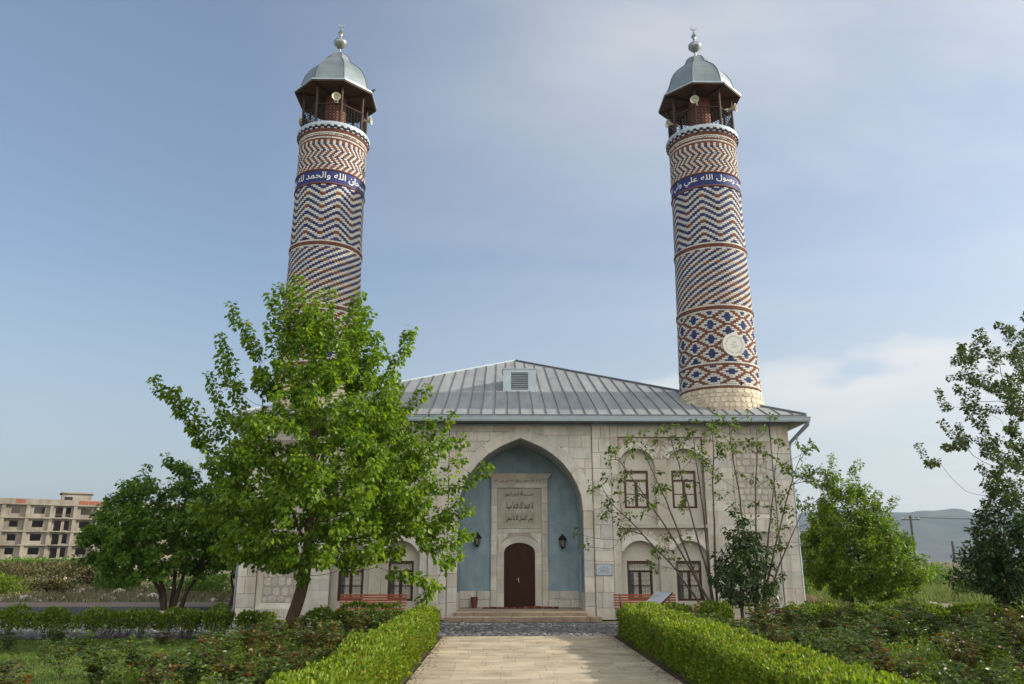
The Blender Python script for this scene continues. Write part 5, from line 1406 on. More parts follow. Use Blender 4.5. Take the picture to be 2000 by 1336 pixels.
trunk = [[(-5.78, BY, GZ - .05), (-5.62, BY, .25), (-5.47, BY, .75), (-5.38, BY, 1.2), (-5.34, BY, 1.55), (-5.3, BY, 2.1), (-5.25, BY - .05, 3.2), (-5.35, BY, 4.6), (-5.45, BY, 6.0)],
         [(-5.34, BY, 1.5), (-6.0, BY + .1, 2.1), (-6.9, BY + .1, 3.2), (-7.6, BY, 4.4)], [(-5.34, BY, 1.5), (-4.6, BY - .1, 2.0), (-3.6, BY - .2, 2.7), (-2.7, BY, 3.4)],
         [(-5.3, BY, 1.7), (-5.0, BY - .9, 2.4), (-4.6, BY - 1.6, 3.3)], [(-5.3, BY, 1.7), (-5.2, BY + .9, 2.4), (-5.0, BY + 1.7, 3.4)], [(-5.3, BY, 1.9), (-4.6, BY + .2, 3.2), (-4.1, BY + .1, 4.8), (-3.9, BY, 6.0)],
         [(-5.3, BY, 1.9), (-6.0, BY - .2, 3.4), (-6.6, BY - .2, 5.2), (-6.8, BY - .2, 6.6)], [(-5.34, BY, 1.6), (-6.2, BY - .8, 2.3), (-7.0, BY - 1.4, 3.0)], [(-5.34, BY, 1.6), (-4.3, BY + 1.1, 2.5), (-3.4, BY + 1.5, 3.3)]]
_, nl = make_tree('maple_tree', 'large bushy fresh green tree with a leaning brown trunk, in front of the left wing', (-5.78, BY, GZ), trunk, tips, L_main, M_bark, leaf=.098, per_m=150, seed=4, leaf_len=1.7,
          width=.72, droop=.85, spread=.15, max_sub=6, thick_top=True, trunk_r=.155, r_tip=.0045, up_bend=.5)
print('big tree leaves', nl)
# --- multi-stemmed tree behind on the left
prof = [(1.15, 1.6), (1.7, 2.4), (2.6, 2.5), (3.6, 2.2), (4.6, 1.5), (5.5, .6)]
tips = inside_profile(prof, -13.0, 2.9, 420, 8); tips = np.concatenate([tips, inside_profile([(1.4, .9), (2.4, 1.4), (3.6, 1.3), (4.4, .6)], -11.0, 2.6, 110, 9)])
tr = [[(-12.3 + a * .12, 2.9 + b, GZ - .05), (-12.3 + a * .25, 2.9 + b, .7), (-12.4 + a * .7, 2.9 + b * 2, 2.0), (-12.7 + a * 1.3, 2.9 + b * 4, 3.4)] for a, b in ((-2, .1), (-1, -.15), (0, .12), (1, -.1), (2, .1))]
_, nl = make_tree('multi_stem_tree', 'dark green spreading tree on several thin stems, left behind the big tree', (-12.3, 2.9, GZ), tr, tips, L_back, M_bark, leaf=.105, per_m=160, seed=6, leaf_len=1.7, max_sub=6, width=.72, droop=.6, spread=.16, trunk_r=.085, r_tip=.006)
tips = inside_profile([(1.3, .7), (1.9, 1.3), (2.7, 1.2), (3.6, .5)], -11.9, 8.2, 90, 18)
make_tree('small_tree', 'small round dark tree on a single crooked stem beside the mosque corner', (-11.9, 8.2, GZ), [[(-11.9, 8.2, GZ - .05), (-11.85, 8.2, .5), (-12.0, 8.2, 1.0), (-11.9, 8.2, 1.7)]], tips, L_back, M_bark, leaf=.13, per_m=110, seed=16, leaf_len=1.5, max_sub=5, width=.7, spread=.16, trunk_r=.09)
# --- sparse stems right of the path: two trees with tufts of young leaves at the ends
g = np.random.default_rng(21)
SYY = -3.6
def tufts(pts, extra, seed):
    g = np.random.default_rng(seed); out = list(pts)
    for _ in range(extra):
        a = pts[g.integers(len(pts))]; out.append((a[0] + g.normal(0, .35), a[1] + g.normal(0, .35), a[2] - abs(g.normal(0, .45))))
    return np.array(out)
t1 = [(2.65, -3.8, 4.8), (2.35, -3.4, 4.05), (2.3, -3.7, 2.95), (2.5, -3.3, 3.4), (3.1, -3.7, 5.15), (3.5, -3.3, 5.2), (3.0, -3.5, 4.2), (3.3, -3.8, 3.9), (4.0, -3.6, 5.45), (4.5, -3.4, 5.6), (4.9, -3.8, 5.3), (5.1, -3.5, 5.7), (5.75, -3.5, 5.95), (5.4, -3.2, 5.2),
      (4.3, -3.9, 4.7), (3.9, -3.2, 3.9), (3.4, -3.6, 3.0), (2.9, -3.3, 2.6), (3.7, -3.7, 2.0), (4.1, -3.3, 2.4), (4.9, -3.2, 4.5), (5.3, -3.8, 4.3), (4.6, -3.5, 3.4), (3.1, -3.2, 3.4), (5.8, -3.3, 4.9)]
def fan(bx, by, ends, g):
    out = []
    for k, (ex, ey, ez) in enumerate(ends):
        b = np.array([bx + g.normal(0, .09), by + g.normal(0, .06), GZ - .05]); e = np.array([ex, ey, ez]); L_ = e - b; P3 = []
        for t in (0, .12, .3, .5, .7, .86, 1): P3.append(tuple(b + L_ * t + np.array([-.10 * np.sign(L_[0]) * math.sin(t * 3.1) * abs(L_[0]) * .5, 0, .10 * math.sin(t * 3.1) * abs(L_[0]) * .25]) + g.normal(0, .02, 3) * (0 < t < 1)))
        out.append(P3)
    return out
tr = fan(5.3, SYY, [(2.75, -3.75, 4.5), (3.5, -3.35, 4.9), (4.3, -3.6, 5.2), (5.0, -3.5, 5.4), (5.6, -3.4, 5.6), (2.6, -3.5, 3.2)], np.random.default_rng(3))
make_tree('sparse_sapling_tree', 'sparse many-stemmed tree with tufts of young leaves, nearest the porch', (5.25, SYY, GZ), tr, tufts(t1, 84, 3), L_pale, M_barkg, leaf=.085, per_m=2, seed=31, leaf_len=.35, width=.6, droop=.7, spread=.15, max_sub=1, cluster=26,
          trunk_r=.042, r_tip=.0055, r_pow=.5, jit=.02, up_bend=.25, group=None)
t2 = [(5.95, -3.4, 5.75), (6.6, -3.8, 5.8), (6.3, -3.3, 5.1), (7.0, -3.6, 5.3), (7.5, -3.4, 5.15), (7.95, -3.8, 5.0), (7.6, -3.3, 4.5), (7.9, -3.5, 3.9), (7.2, -3.7, 4.2), (6.7, -3.3, 4.0), (6.2, -3.8, 4.1), (8.2, -3.6, 3.1), (7.6, -3.3, 3.2), (7.0, -3.8, 3.2), (6.5, -3.5, 2.8), (8.1, -3.4, 2.2), (7.4, -3.2, 2.4), (8.4, -3.5, 4.3)]
tr = fan(6.35, -4.1, [(6.1, -3.5, 5.3), (6.8, -3.8, 5.4), (7.5, -3.5, 4.9), (7.95, -3.7, 4.4), (8.0, -3.5, 3.0)], np.random.default_rng(5))
make_tree('sparse_sapling_tree', 'sparse forked tree with tufts of young leaves, before the corner of the right wing', (6.4, -4.3, GZ), tr, tufts(t2, 70, 4), L_pale, M_barkg, leaf=.085, per_m=2, seed=32, leaf_len=.35, width=.6, droop=.7, spread=.15, max_sub=1, cluster=26, trunk_r=.042, r_tip=.0055, r_pow=.5, jit=.02, up_bend=.25)
# glossy dark upright shrub between them
tips = inside_profile([(.5, .3), (.8, .85), (1.4, .98), (2.0, .7), (2.6, .38), (2.9, .12)], 6.0, -4.2, 150, 23)
tips = np.concatenate([tips, np.array([(5.75, -4.2, 3.15), (6.1, -4.1, 3.0), (5.5, -4.2, 2.6), (6.5, -4.2, 2.5), (6.75, -4.2, 2.0), (5.15, -4.1, 1.9), (6.9, -4.2, 1.6), (5.05, -4.2, 1.3), (5.9, -4.3, 3.3)])])
make_tree('dark_evergreen', 'glossy dark green upright evergreen between the two sparse trees', (5.85, -4.2, GZ), [[(5.85, -4.2, GZ - .05), (5.87, -4.2, .8), (5.95, -4.2, 1.7), (5.95, -4.2, 2.5)]], tips, L_dark, M_barkg, leaf=.11, per_m=85, seed=24, leaf_len=1.2, max_sub=5, width=.42, droop=.8, spread=.11, trunk_r=.04)
# --- bright green tree at the right corner
prof = [(.2, .7), (.7, 1.7), (1.4, 2.2), (2.3, 2.0), (3.2, 1.5), (4.1, .95), (5.0, .4)]
tips = inside_profile(prof, 12.65, 3.0, 850, 33, lean=-.14)
tips = np.concatenate([tips, np.array([(10.4, 3, 4.9), (10.8, 3, 5.2), (11.3, 3, 5.1), (11.75, 3, 5.5), (11.9, 3.2, 5.3), (12.4, 3, 5.0), (12.9, 3, 5.3), (12.6, 3, 4.8), (13.1, 3, 4.4), (13.5, 3, 4.2), (14.1, 3, 4.0), (13.8, 3, 3.7), (10.3, 3.2, 4.3), (9.95, 2.9, 4.6), (10.1, 3, 3.9), (14.4, 3, 2.4), (10.6, 3.1, 3.6), (11.0, 3, 4.6)])])
tr = [[(12.2 + a * .1, 3 + b, GZ - .05), (12.3 + a * .3, 3 + b, .5), (12.3 + a * .9, 3 + b * 2, 1.8), (12.1 + a * 1.4, 3 + b * 3, 3.0)] for a, b in ((-1, .1), (0, -.1), (1, .15))]
make_tree('bright_shrub_tree', 'dense bright green low-branched tree just right of the mosque corner', (12.2, 3.0, GZ), tr, tips, L_bright, M_bark, leaf=.085, per_m=190, seed=36, leaf_len=1.6, max_sub=6, width=.6, droop=.3, spread=.14, trunk_r=.06, up_bend=.5)
# --- dark tree at the right edge
prof = [(.9, .7), (1.3, 1.2), (1.9, 1.2), (2.6, .95), (3.2, .55), (3.6, .2)]
tips = inside_profile(prof, 11.75, -7.0, 420, 43)
tips = np.concatenate([tips, np.array([(10.1, -7, 1.5), (10.2, -7.1, 1.8), (10.0, -6.9, 1.25), (11.3, -7, 3.55), (12.4, -7, 3.3)])])
make_tree('dark_garden_tree', 'dark green small tree on a leaning stem at the right edge of the garden', (11.5, -7, GZ), [[(11.5, -7, GZ - .05), (11.4, -7, .4), (11.28, -7, .9), (11.4, -7, 1.6), (11.6, -7, 2.4)], [(11.3, -7, .9), (11.9, -7.2, 1.6), (12.2, -7.2, 2.2)]], tips, L_dark, M_bark, leaf=.09, per_m=130, seed=44, leaf_len=1.4, max_sub=5, width=.5, droop=.5, spread=.12, trunk_r=.06)
# --- half-bare tree reaching in from the right
g = np.random.default_rng(50)
tp = []
for _ in range(330):
    a = g.uniform(0, 1); x = 12.15 + 3.4 * g.random() ** .9; zc_ = 5.3 + (x - 11.0) * .12; hw_ = .9 + (x - 11.8) * 1.1
    tp.append((x, -5.6 + g.normal(0, .9), zc_ + g.uniform(-1, 1) * min(hw_, 2.6)))
tp += [(11.6, -5.7, 4.9), (11.8, -5.6, 7.0), (12.1, -5.5, 7.3), (12.6, -5.6, 7.7), (13.2, -5.6, 8.1), (12.9, -5.4, 8.0), (11.8, -5.6, 6.3), (12.3, -5.6, 3.4), (12.1, -5.6, 3.7), (12.8, -5.8, 3.4), (12.3, -5.6, 5.6), (12.5, -5.4, 6.3)]
tr = [[(15.2, -5.6, GZ - .1), (15.4, -5.6, 1.6), (15.3, -5.6, 3.0), (15.2, -5.6, 4.4), (15.3, -5.6, 5.8)], [(15.3, -5.6, 2.6), (14.2, -5.6, 3.7), (13.0, -5.6, 4.4), (12.0, -5.6, 4.8)], [(15.2, -5.6, 3.8), (14.0, -5.6, 5.2), (12.9, -5.6, 6.2), (12.3, -5.6, 7.0)]]
far_ = lambda p: (-.68 + (p[0] + .68) * 1.125, -3.0 + (p[1] + 5.6) * 1.5, 1.7 + (p[2] - 1.7) * 1.125)
tp = [far_(p) for p in tp]; tr = [[far_(p) if p[2] > 0 else (far_(p)[0], far_(p)[1], p[2]) for p in l_] for l_ in tr]
make_tree('overhanging_tree', 'half-bare olive green tree reaching in from the right edge above the dark tree', (tr[0][0][0], tr[0][0][1], GZ), tr, np.array(tp), L_olive, M_bark, leaf=.085, per_m=150, seed=51, leaf_len=1.2, width=.6, droop=.4, spread=.10, cluster=12, trunk_r=.17, r_tip=.0042, up_bend=.15)
# tree outside the frame on the right whose shade streaks the path
tips = inside_profile([(1.4, .9), (2.2, 1.6), (3.2, 1.7), (4.2, 1.1), (4.9, .4)], 13.6, -12.4, 160, 60)
make_tree('garden_tree', 'leafy garden tree standing right of the view', (13.6, -12.4, GZ), [[(13.6, -12.4, GZ - .05), (13.6, -12.4, 1.2), (13.6, -12.4, 2.6), (13.6, -12.4, 3.6)]], tips, L_dark, M_bark, leaf=.12, per_m=26, seed=61, leaf_len=1.1, spread=.14, trunk_r=.1)

# --- hedges
def hedge(name, label, x0, x1, y0, y1, h, n_per, leaf, lm, seed, cat='hedge', group=None, bulge=.05, sparse_base=.0, wav=.05, dens_cam=True):
    g = np.random.default_rng(seed); cx_, cy_ = (x0 + x1) / 2, (y0 + y1) / 2
    root = empty(name, (cx_, cy_, GZ), label, cat, group)
    faces = []
    L, Wd = y1 - y0, x1 - x0
    def samp(n, kind):
        a, b = g.random(n), g.random(n)
        if kind == 'top': P = np.stack([x0 + a * Wd, y0 + b * L, np.full(n, h)], 1); N = np.tile([0, 0, 1.], (n, 1))
        elif kind == 'l': P = np.stack([np.full(n, x0), y0 + b * L, sparse_base + (h - sparse_base) * a ** .8], 1); N = np.tile([-1., 0, 0], (n, 1))
        elif kind == 'r': P = np.stack([np.full(n, x1), y0 + b * L, sparse_base + (h - sparse_base) * a ** .8], 1); N = np.tile([1., 0, 0], (n, 1))
        elif kind == 'f': P = np.stack([x0 + b * Wd, np.full(n, y0), sparse_base + (h - sparse_base) * a ** .8], 1); N = np.tile([0, -1., 0], (n, 1))
        else: P = np.stack([x0 + b * Wd, np.full(n, y1), sparse_base + (h - sparse_base) * a ** .8], 1); N = np.tile([0, 1., 0], (n, 1))
        return P, N
    Ps, Ns = [], []
    for kind, area in (('top', L * Wd), ('l', L * h), ('r', L * h), ('f', Wd * h), ('b', Wd * h)):
        P, N = samp(int(area * n_per), kind); Ps.append(P); Ns.append(N)
    P = np.concatenate(Ps); N = np.concatenate(Ns)
    # thin the far part if it is a long hedge near the camera
    ctr = np.array([cx_, 0, h * .6]); 
    # rounded corners and lumps
    ex = np.clip((np.abs(P[:, 0] - cx_) - (Wd / 2 - .10)) / .10, 0, 1); ez = np.clip((P[:, 2] - (h - .10)) / .10, 0, 1)
    P[:, 2] -= ex ** 2 * .05; P[:, 0] -= np.sign(P[:, 0] - cx_) * ez ** 2 * .04
    ey = np.clip((np.abs(P[:, 1] - cy_) - (L / 2 - .10)) / .10, 0, 1); P[:, 1] -= np.sign(P[:, 1] - cy_) * ez ** 2 * .05; P[:, 2] -= ey ** 2 * .05
    lump = vnoise(P[:, 0] * 1.0 + P[:, 2], P[:, 1] + P[:, 2] * .7, .33, seed) * wav + vnoise(P[:, 0], P[:, 1], 1.1, seed + 1) * wav * .8
    P += N * (lump + g.normal(0, .022, len(P)) - g.random(len(P)) ** 2 * .09)[:, None]
    if dens_cam:
        d = np.hypot(P[:, 0] + .68, P[:, 1] + 26.4); k = g.random(len(P)) < np.clip(1.25 - d / 34, .45, 1); P = P[k]; N = N[k]; d = d[k]; sz = leaf * (.9 + d / 40)
    else: sz = np.full(len(P), leaf)
    hole = vnoise(P[:, 0] + P[:, 2] * 1.3, P[:, 1] - P[:, 2], .24, seed + 7); k = (hole < .78) | (g.random(len(P)) < .25); P = P[k]; N = N[k]; sz = sz[k]
    if sparse_base == 0:
        k = (P[:, 2] > .12) | (g.random(len(P)) < .45); P = P[k]; N = N[k]; sz = sz[k]
    P[:, 2] += GZ
    sz = sz * (1 + .3 * g.normal(size=len(P))).clip(.5, 1.7)
    A = N * .8 + g.normal(0, .55, P.shape) + np.array([0, 0, .75])
    leaf_obj('foliage', P - np.array([cx_, cy_, GZ]), A, sz, lm, root, seed=seed, width=.6, up=.1)
    # twigs inside
    n = int(L * Wd * 26) + 4; pol, rr = [], []
    for _ in range(n):
        b = np.array([g.uniform(x0 + .12 * Wd, x1 - .12 * Wd), g.uniform(y0 + .05, y1 - .05), GZ]); 
        for q in range(3):
            e = b + np.array([g.normal(0, .10), g.normal(0, .10), h * g.uniform(.65, .93)]); m_ = (b + e) / 2 + g.normal(0, .02, 3)
            pol.append(np.array([b, m_, e]) - np.array([cx_, cy_, GZ])); rr.append(np.array([.010, .007, .004]))
    V, F = tubes_arrays(pol, rr, 4); link('stems', npmesh('stems', V, F), M_barkg, root)
    # leafy heart: larger darker-lying leaves through the volume
    n = int(L * Wd * h * n_per * .55); Q = np.stack([g.uniform(x0 + .10, x1 - .10, n), g.uniform(y0 + .08, y1 - .08, n), sparse_base + (h - .07 - sparse_base) * g.random(n) ** .7], 1); Q[:, 2] += GZ
    leaf_obj('inner_foliage', Q - np.array([cx_, cy_, GZ]), g.normal(size=Q.shape), np.full(n, leaf * 1.9), lm, root, seed=seed + 3, width=.6)
    return root
hedge('box_hedge', 'clipped bright green box hedge along the left side of the path', -2.78, -2.20, -21.2, -5.9, .70, 3600, .034, L_hedge, 71, wav=.085)
hedge('box_hedge', 'clipped bright green box hedge along the right side of the path', 2.30, 3.30, -21.2, -5.75, .70, 3300, .034, L_hedge, 72, wav=.085)
segs = [(-14.8, -12.05), (-11.75, -11.2), (-10.85, -8.95), (-8.80, -7.95), (-7.75, -7.3), (-7.05, -6.15), (-5.35, -4.75), (-4.6, -3.05)]
labs = ['longest dark clump of the rear left hedge, at the left frame edge', 'single narrow shrub standing alone between two gaps of the rear left hedge', 'wide clump of the rear left hedge below the multi-stemmed tree', 'short clump of the rear left hedge left of the mosque corner pipe',
        'thin see-through shrub of the rear left hedge at the mosque corner', 'dense clump of the rear left hedge just left of the leaning trunk', 'small clump of the rear left hedge just right of the leaning trunk', 'dark clump of the rear left hedge in front of the left bench']
for i, ((a, b), lb) in enumerate(zip(segs, labs)):
    hedge('hedge_shrub', lb, a, b, -6.45, -5.95, .66 + .03 * math.sin(i * 2.1), 950, .055, L_hedge_b, 80 + i, group='shrubs of the rear left hedge', wav=.12, dens_cam=False, sparse_base=.26)
segs = [(3.42, 4.3), (4.5, 5.35), (6.75, 8.9), (9.0, 10.9), (11.1, 13.4)]
labs = ['clump of the rear right hedge beside the information board', 'clump of the rear right hedge left of the dark evergreen', 'long dark clump of the rear right hedge at the mosque corner', 'dark clump of the rear right hedge under the bright green tree', 'dark clump of the rear right hedge behind the leaning garden tree']
for i, ((a, b), lb) in enumerate(zip(segs, labs)):
    hedge('hedge_shrub', lb, a, b, -5.3, -4.7, .68 + .03 * math.sin(i * 1.7), 1500, .052, L_hedge_b, 95 + i, group='shrubs of the rear right hedge', wav=.09, dens_cam=False, sparse_base=.12)

# --- roses: a few bush shapes, copied
def rose_proto(name, label, h, seed, lm, n_stem=8, lean=.35, leafs=24, lsize=.074, group=None, spread=.32):
    g = np.random.default_rng(seed); root = empty(name, (0, 0, 0), label, 'rose bush', group)
    pol, rr, P, A = [], [], [], []
    for k in range(n_stem):
        a = g.uniform(0, 6.28); hh = h * g.uniform(.55, 1.05); e = np.array([math.cos(a) * spread * g.uniform(.4, 1.1), math.sin(a) * spread * g.uniform(.4, 1.1), hh])
        c = np.array([e[0] * .25, e[1] * .25, hh * .55]); s = np.linspace(0, 1, 9)[:, None]; pts = 2 * s * (1 - s) * c + s ** 2 * e + g.normal(0, .008, (9, 3)) * s
        pol.append(pts); rr.append(np.linspace(.008, .0028, 9))
        subs = [pts]
        for q in range(3):
            b = pts[g.integers(3, 8)]; d = g.normal(0, 1, 3) * np.array([.16, .16, .05]) + np.array([0, 0, .13]); sp_ = np.linspace(0, 1, 5)[:, None]; p2 = b + d * sp_; pol.append(p2); rr.append(np.linspace(.004, .002, 5)); subs.append(p2)
        for sb in subs:
            m_ = leafs if sb is pts else leafs // 2
            for _ in range(m_ // 4):
                i = g.integers(1 if sb is not pts else 2, len(sb)); b = sb[i]; d = g.normal(size=3); d[2] = abs(d[2]) * .4 - .05; d /= np.linalg.norm(d)
                side = np.cross(d, [0, 0, 1.]); side /= np.linalg.norm(side) + 1e-6
                for (t, sd_) in ((.035, -1), (.035, 1), (.07, -1), (.07, 1), (.09, 0)):
                    P.append(b + d * t + side * sd_ * .008); A.append(d * (.5 if sd_ else 1) + side * sd_ * .9 + np.array([0, 0, -.15]))
    P, A = np.array(P), np.array(A)
    V, F = tubes_arrays(pol, rr, 4); link('stems', npmesh('stems', V, F), M_barkg, root)
    leaf_obj('foliage', P, A, lsize * (1 + .25 * g.normal(size=len(P))).clip(.5, 1.6), lm, root, seed=seed, width=.68, up=1.0)
    return root
def dup(src, loc, rz, sc, label, group):
    r = src.copy(); COL.objects.link(r); r.location = loc; r.rotation_euler = (0, 0, rz); r.scale = (sc, sc, sc)
    r['label'] = label; r['group'] = group
    for ch in list(src.children):
        c = ch.copy(); COL.objects.link(c); c.parent = r
    return r
protos = [rose_proto('rose_bush', 'x', .75, 200, L_rose, 9), rose_proto('rose_bush', 'x', .62, 201, L_rose, 8, spread=.36), rose_proto('rose_bush', 'x', .85, 202, L_rose_r, 8), rose_proto('rose_bush', 'x', .55, 203, L_rose_r, 7, spread=.3),
          rose_proto('rose_bush', 'x', .95, 204, L_rose, 6, leafs=22, spread=.25)]
used = set()
def place_rose(k, x, y, rz, sc, label, group):
    p = protos[k]
    if k not in used:
        used.add(k); p.location = (x, y, GZ); p.rotation_euler = (0, 0, rz); p.scale = (sc, sc, sc); p['label'] = label; p['group'] = group; return
    dup(p, (x, y, GZ), rz, sc, label, group)
g = random.Random(77)
GL, GR_ = 'roses in the left bed', 'roses in the right bed'
placed = []
def scatter(n, x0, x1, y0, y1, mind, fn, ks, sc, seed):
    g = random.Random(seed); t = 0; m_ = 0
    while m_ < n and t < 6000:
        t += 1; x, y = g.uniform(x0, x1), g.uniform(y0, y1)
        d = y + 26.4; hw_ = .70 * d
        if abs(x + .3) > hw_ + .5: continue
        if any((x - a) ** 2 + (y - b) ** 2 < mind ** 2 for a, b in placed): continue
        placed.append((x, y)); lb, gr = fn(x, y); place_rose(g.choice(ks), x, y, g.uniform(0, 6.28), g.uniform(*sc), lb, gr); m_ += 1
# left bed: dense by the hedge and round the trunk, thin over the lawn
LOOK = ['tall leafy green rose bush', 'low spreading green rose bush', 'tall bronze-leaved rose bush', 'short bronze-leaved rose bush', 'thin upright cane rose bush']
def where(x, y):
    d = y + 26.4
    if x < 0:
        dep = 'near the rear left hedge' if y > -8.2 else 'behind the left lawn' if y > -10.5 else 'midway down the left bed' if y > -13 else 'in the left foreground'
        sd = 'beside the box hedge' if x > -4.1 else 'right of the trunk' if x > -5.4 else 'left of the trunk' if x > -7.5 else 'on open lawn' if x > -10 else 'by the left edge'
    else:
        dep = 'before the rear right hedge' if y > -7 else 'in the right bed behind' if y > -9 else 'in the middle right bed' if y > -12.5 else 'in the right foreground'
        sd = 'beside the box hedge' if x < 4.7 else 'under the sparse trees' if x < 6.8 else 'below the mosque corner' if x < 8.6 else 'below the bright tree' if x < 10.3 else 'by the dark tree'
    return dep + ', ' + sd
seen_labels = set()
def scat(n, x0, x1, y0, y1, mind, gr, ks, sc, seed):
    g = random.Random(seed); t = m_ = 0
    while m_ < n and t < 6000:
        t += 1; x, y = g.uniform(x0, x1), g.uniform(y0, y1)
        if abs(x + .3) > .70 * (y + 26.4) + .5 or any((x - a) ** 2 + (y - b) ** 2 < mind ** 2 for a, b in placed): continue
        k = g.choice(ks); lb = LOOK[k] + ' ' + where(x, y)
        if lb in seen_labels: continue
        seen_labels.add(lb); placed.append((x, y)); place_rose(k, x, y, g.uniform(0, 6.28), g.uniform(*sc), lb, gr); m_ += 1
scat(24, -6.2, -3.25, -12.5, -6.9, .45, GL, [0, 1, 2, 3, 4], (.6, .9), 1)
scat(14, -6.6, -3.5, -17.0, -12.5, .6, GL, [0, 2, 3, 1], (.7, .95), 2)
scat(18, -12.5, -6.4, -15.5, -7.2, .9, GL, [1, 3, 4], (.4, .65), 3)
scat(28, 3.6, 12.0, -9.5, -5.7, .55, GR_, [0, 1, 2, 3, 4], (.8, 1.05), 4)
scat(36, 3.8, 10.5, -16.5, -9.5, .6, GR_, [0, 1, 2, 3, 4], (.75, 1.0), 5)
scat(10, 4.0, 7.5, -19.0, -16.5, .6, GR_, [0, 1, 3], (.6, .85), 6)

# --- grass and weeds
def grass(name, x0, x1, y0, y1, n, h, m, seed, z=None, w=.006, zf=None, kind='stuff', patch=None, lean=.5):
    g = np.random.default_rng(seed); X = g.uniform(x0, x1, n); Y = g.uniform(y0, y1, n)
    if patch: k = vnoise(X, Y, patch[0], seed) > patch[1]; X, Y = X[k], Y[k]
    n = len(X)
    Z = np.full(n, GZ if z is None else z) if zf is None else zf(X, Y)
    a = g.uniform(0, 6.28, n); hh = h * g.uniform(.5, 1.3, n); ww = w * g.uniform(.7, 1.4, n); dx_, dy_ = g.normal(0, lean, n) * hh, g.normal(0, lean, n) * hh
    c, s = np.cos(a) * ww, np.sin(a) * ww
    V = np.stack([np.stack([X - c, Y - s, Z], 1), np.stack([X + c, Y + s, Z], 1), np.stack([X + dx_ * .4 + c * .7, Y + dy_ * .4 + s * .7, Z + hh * .6], 1), np.stack([X + dx_, Y + dy_, Z + hh], 1), np.stack([X + dx_ * .4 - c * .7, Y + dy_ * .4 - s * .7, Z + hh * .6], 1)], 1).reshape(-1, 3)
    i = np.arange(n)[:, None] * 5; F = [i + np.array([[0, 1, 2, 4]]), i + np.array([[4, 2, 3]])]
    return tag(link(name, npmesh(name, V, F), m), kind=kind)
grass('lawn_grass', -13.5, -3.0, -18, -6.55, 90000, .055, M_blade, 301, w=.0055, patch=(2.2, -.75), lean=.8)
grass('bed_weeds', 3.35, 13.5, -19, -5.6, 60000, .10, M_blade, 302, w=.009, patch=(1.2, -.5), lean=.8)
grass('field_grass', 13, 46, 10, 42, 52000, .42, M_hay, 303, w=.02, patch=(6, -.6))
grass('field_grass', 9.6, 14, 4.5, 22, 14000, .40, M_hay, 304, w=.014, patch=(3, -.4))
tz = lambda X, Y: GZ + np.where(Y > 11, (0.95 * np.exp(-(((X + 40) / 16) ** 2 + ((Y - 34) / 14) ** 2)) + .5 * np.exp(-(((X + 24) / 9) ** 2 + ((Y - 30) / 10) ** 2))) * np.clip((Y - 11) / 6, 0, 1), 0) - .05
grass('scrub_grass', -46, -10, 11.3, 34, 46000, .32, mat('dead_grass', (.17, .145, .085), (.12, .125, .055), .25, .95, island=.3), 305, w=.016, zf=tz, patch=(4, -.6))
# low leafy ground cover in the beds
def cover(name, x0, x1, y0, y1, n, lm, size, seed, hmax=.22, patch=(1.0, -.1)):
    g = np.random.default_rng(seed); P = np.stack([g.uniform(x0, x1, n), g.uniform(y0, y1, n), GZ + hmax * g.random(n) ** 1.3], 1)
    v = vnoise(P[:, 0], P[:, 1], patch[0], seed); P = P[v > patch[1]]; P[:, 2] += .10 * np.clip(vnoise(P[:, 0], P[:, 1], .6, seed + 1), 0, 1)
    o = leaf_obj(name, P, g.normal(size=P.shape) * np.array([1, 1, .5]) + np.array([0, 0, .3]), size * (1 + .3 * g.normal(size=len(P))).clip(.5, 1.6), lm, None, seed=seed, up=1.0); tag(o, kind='stuff')
cover('bed_undergrowth', 3.4, 13.5, -20, -5.6, 40000, L_hedge_b, .055, 401, .30, (1.1, -.7))
cover('bed_undergrowth', -6.8, -3.0, -19, -6.6, 13000, L_hedge_b, .05, 402, .20, (1.0, -.3))
cover('lawn_weeds', -13.5, -6.0, -17, -6.6, 7000, L_hedge_b, .04, 403, .07, (1.0, .1))
# scrub on the mound and by the track
def mz(x, y): return float(tz(np.array([x]), np.array([y]))[0])
scr = [(-38.5, 25, 3.6, 2.6, 1.05, L_rust, 'rusty brown scrub bush on the mound at the left frame edge', 5200), (-33.5, 27, 3.4, 2.4, 1.05, L_rust, 'large rusty brown bush on the mound below the unfinished block', 5200), (-29.5, 31, 3.2, 2.6, .95, L_rust, 'brown bush on the mound crest left of the multi-stemmed tree', 4200),
       (-31.0, 15.6, 2.6, 1.5, 1.35, L_olive, 'yellowish green bush at the foot of the rusty scrub', 4200), (-26.3, 15.4, 2.2, 1.5, 1.2, L_hedge_b, 'low green bush on the verge across the road', 4000), (-35.5, 16.5, 2.8, 1.5, 1.6, L_rust, 'dark brown bush nearest the road at the left frame edge', 5200), (-28.6, 18.5, 2.6, 1.5, 1.5, L_rust, 'brown-green bush in the middle of the left scrub', 4600), (-24.0, 21.5, 2.0, 1.5, 1.4, L_rust, 'reddish bush above the rubble slope', 3000), (-35.5, 33, 3.0, 2.2, 1.2, L_back, 'dark green bush on the mound under the concrete arches', 3000),
       (-21.6, 19, 1.5, 1.5, 1.35, L_back, 'rounded grey-green bush on the slope left of the tree stems', 3000), (-24.0, 17, .9, .8, .9, L_rust, 'small orange-brown bush beside the rubble slope', 1400), (-17.2, 18, 1.7, 1.6, 1.2, L_back, 'dark rounded bush seen between the tree stems', 3000), (-13.8, 17, 1.1, 1.0, .8, L_hedge_b, 'light green weeds clump right of the tree stems', 1800),
       (-12.6, 24, 2.2, 1.6, 1.4, L_back, 'dark bush beyond the small single-stemmed tree', 2400)]
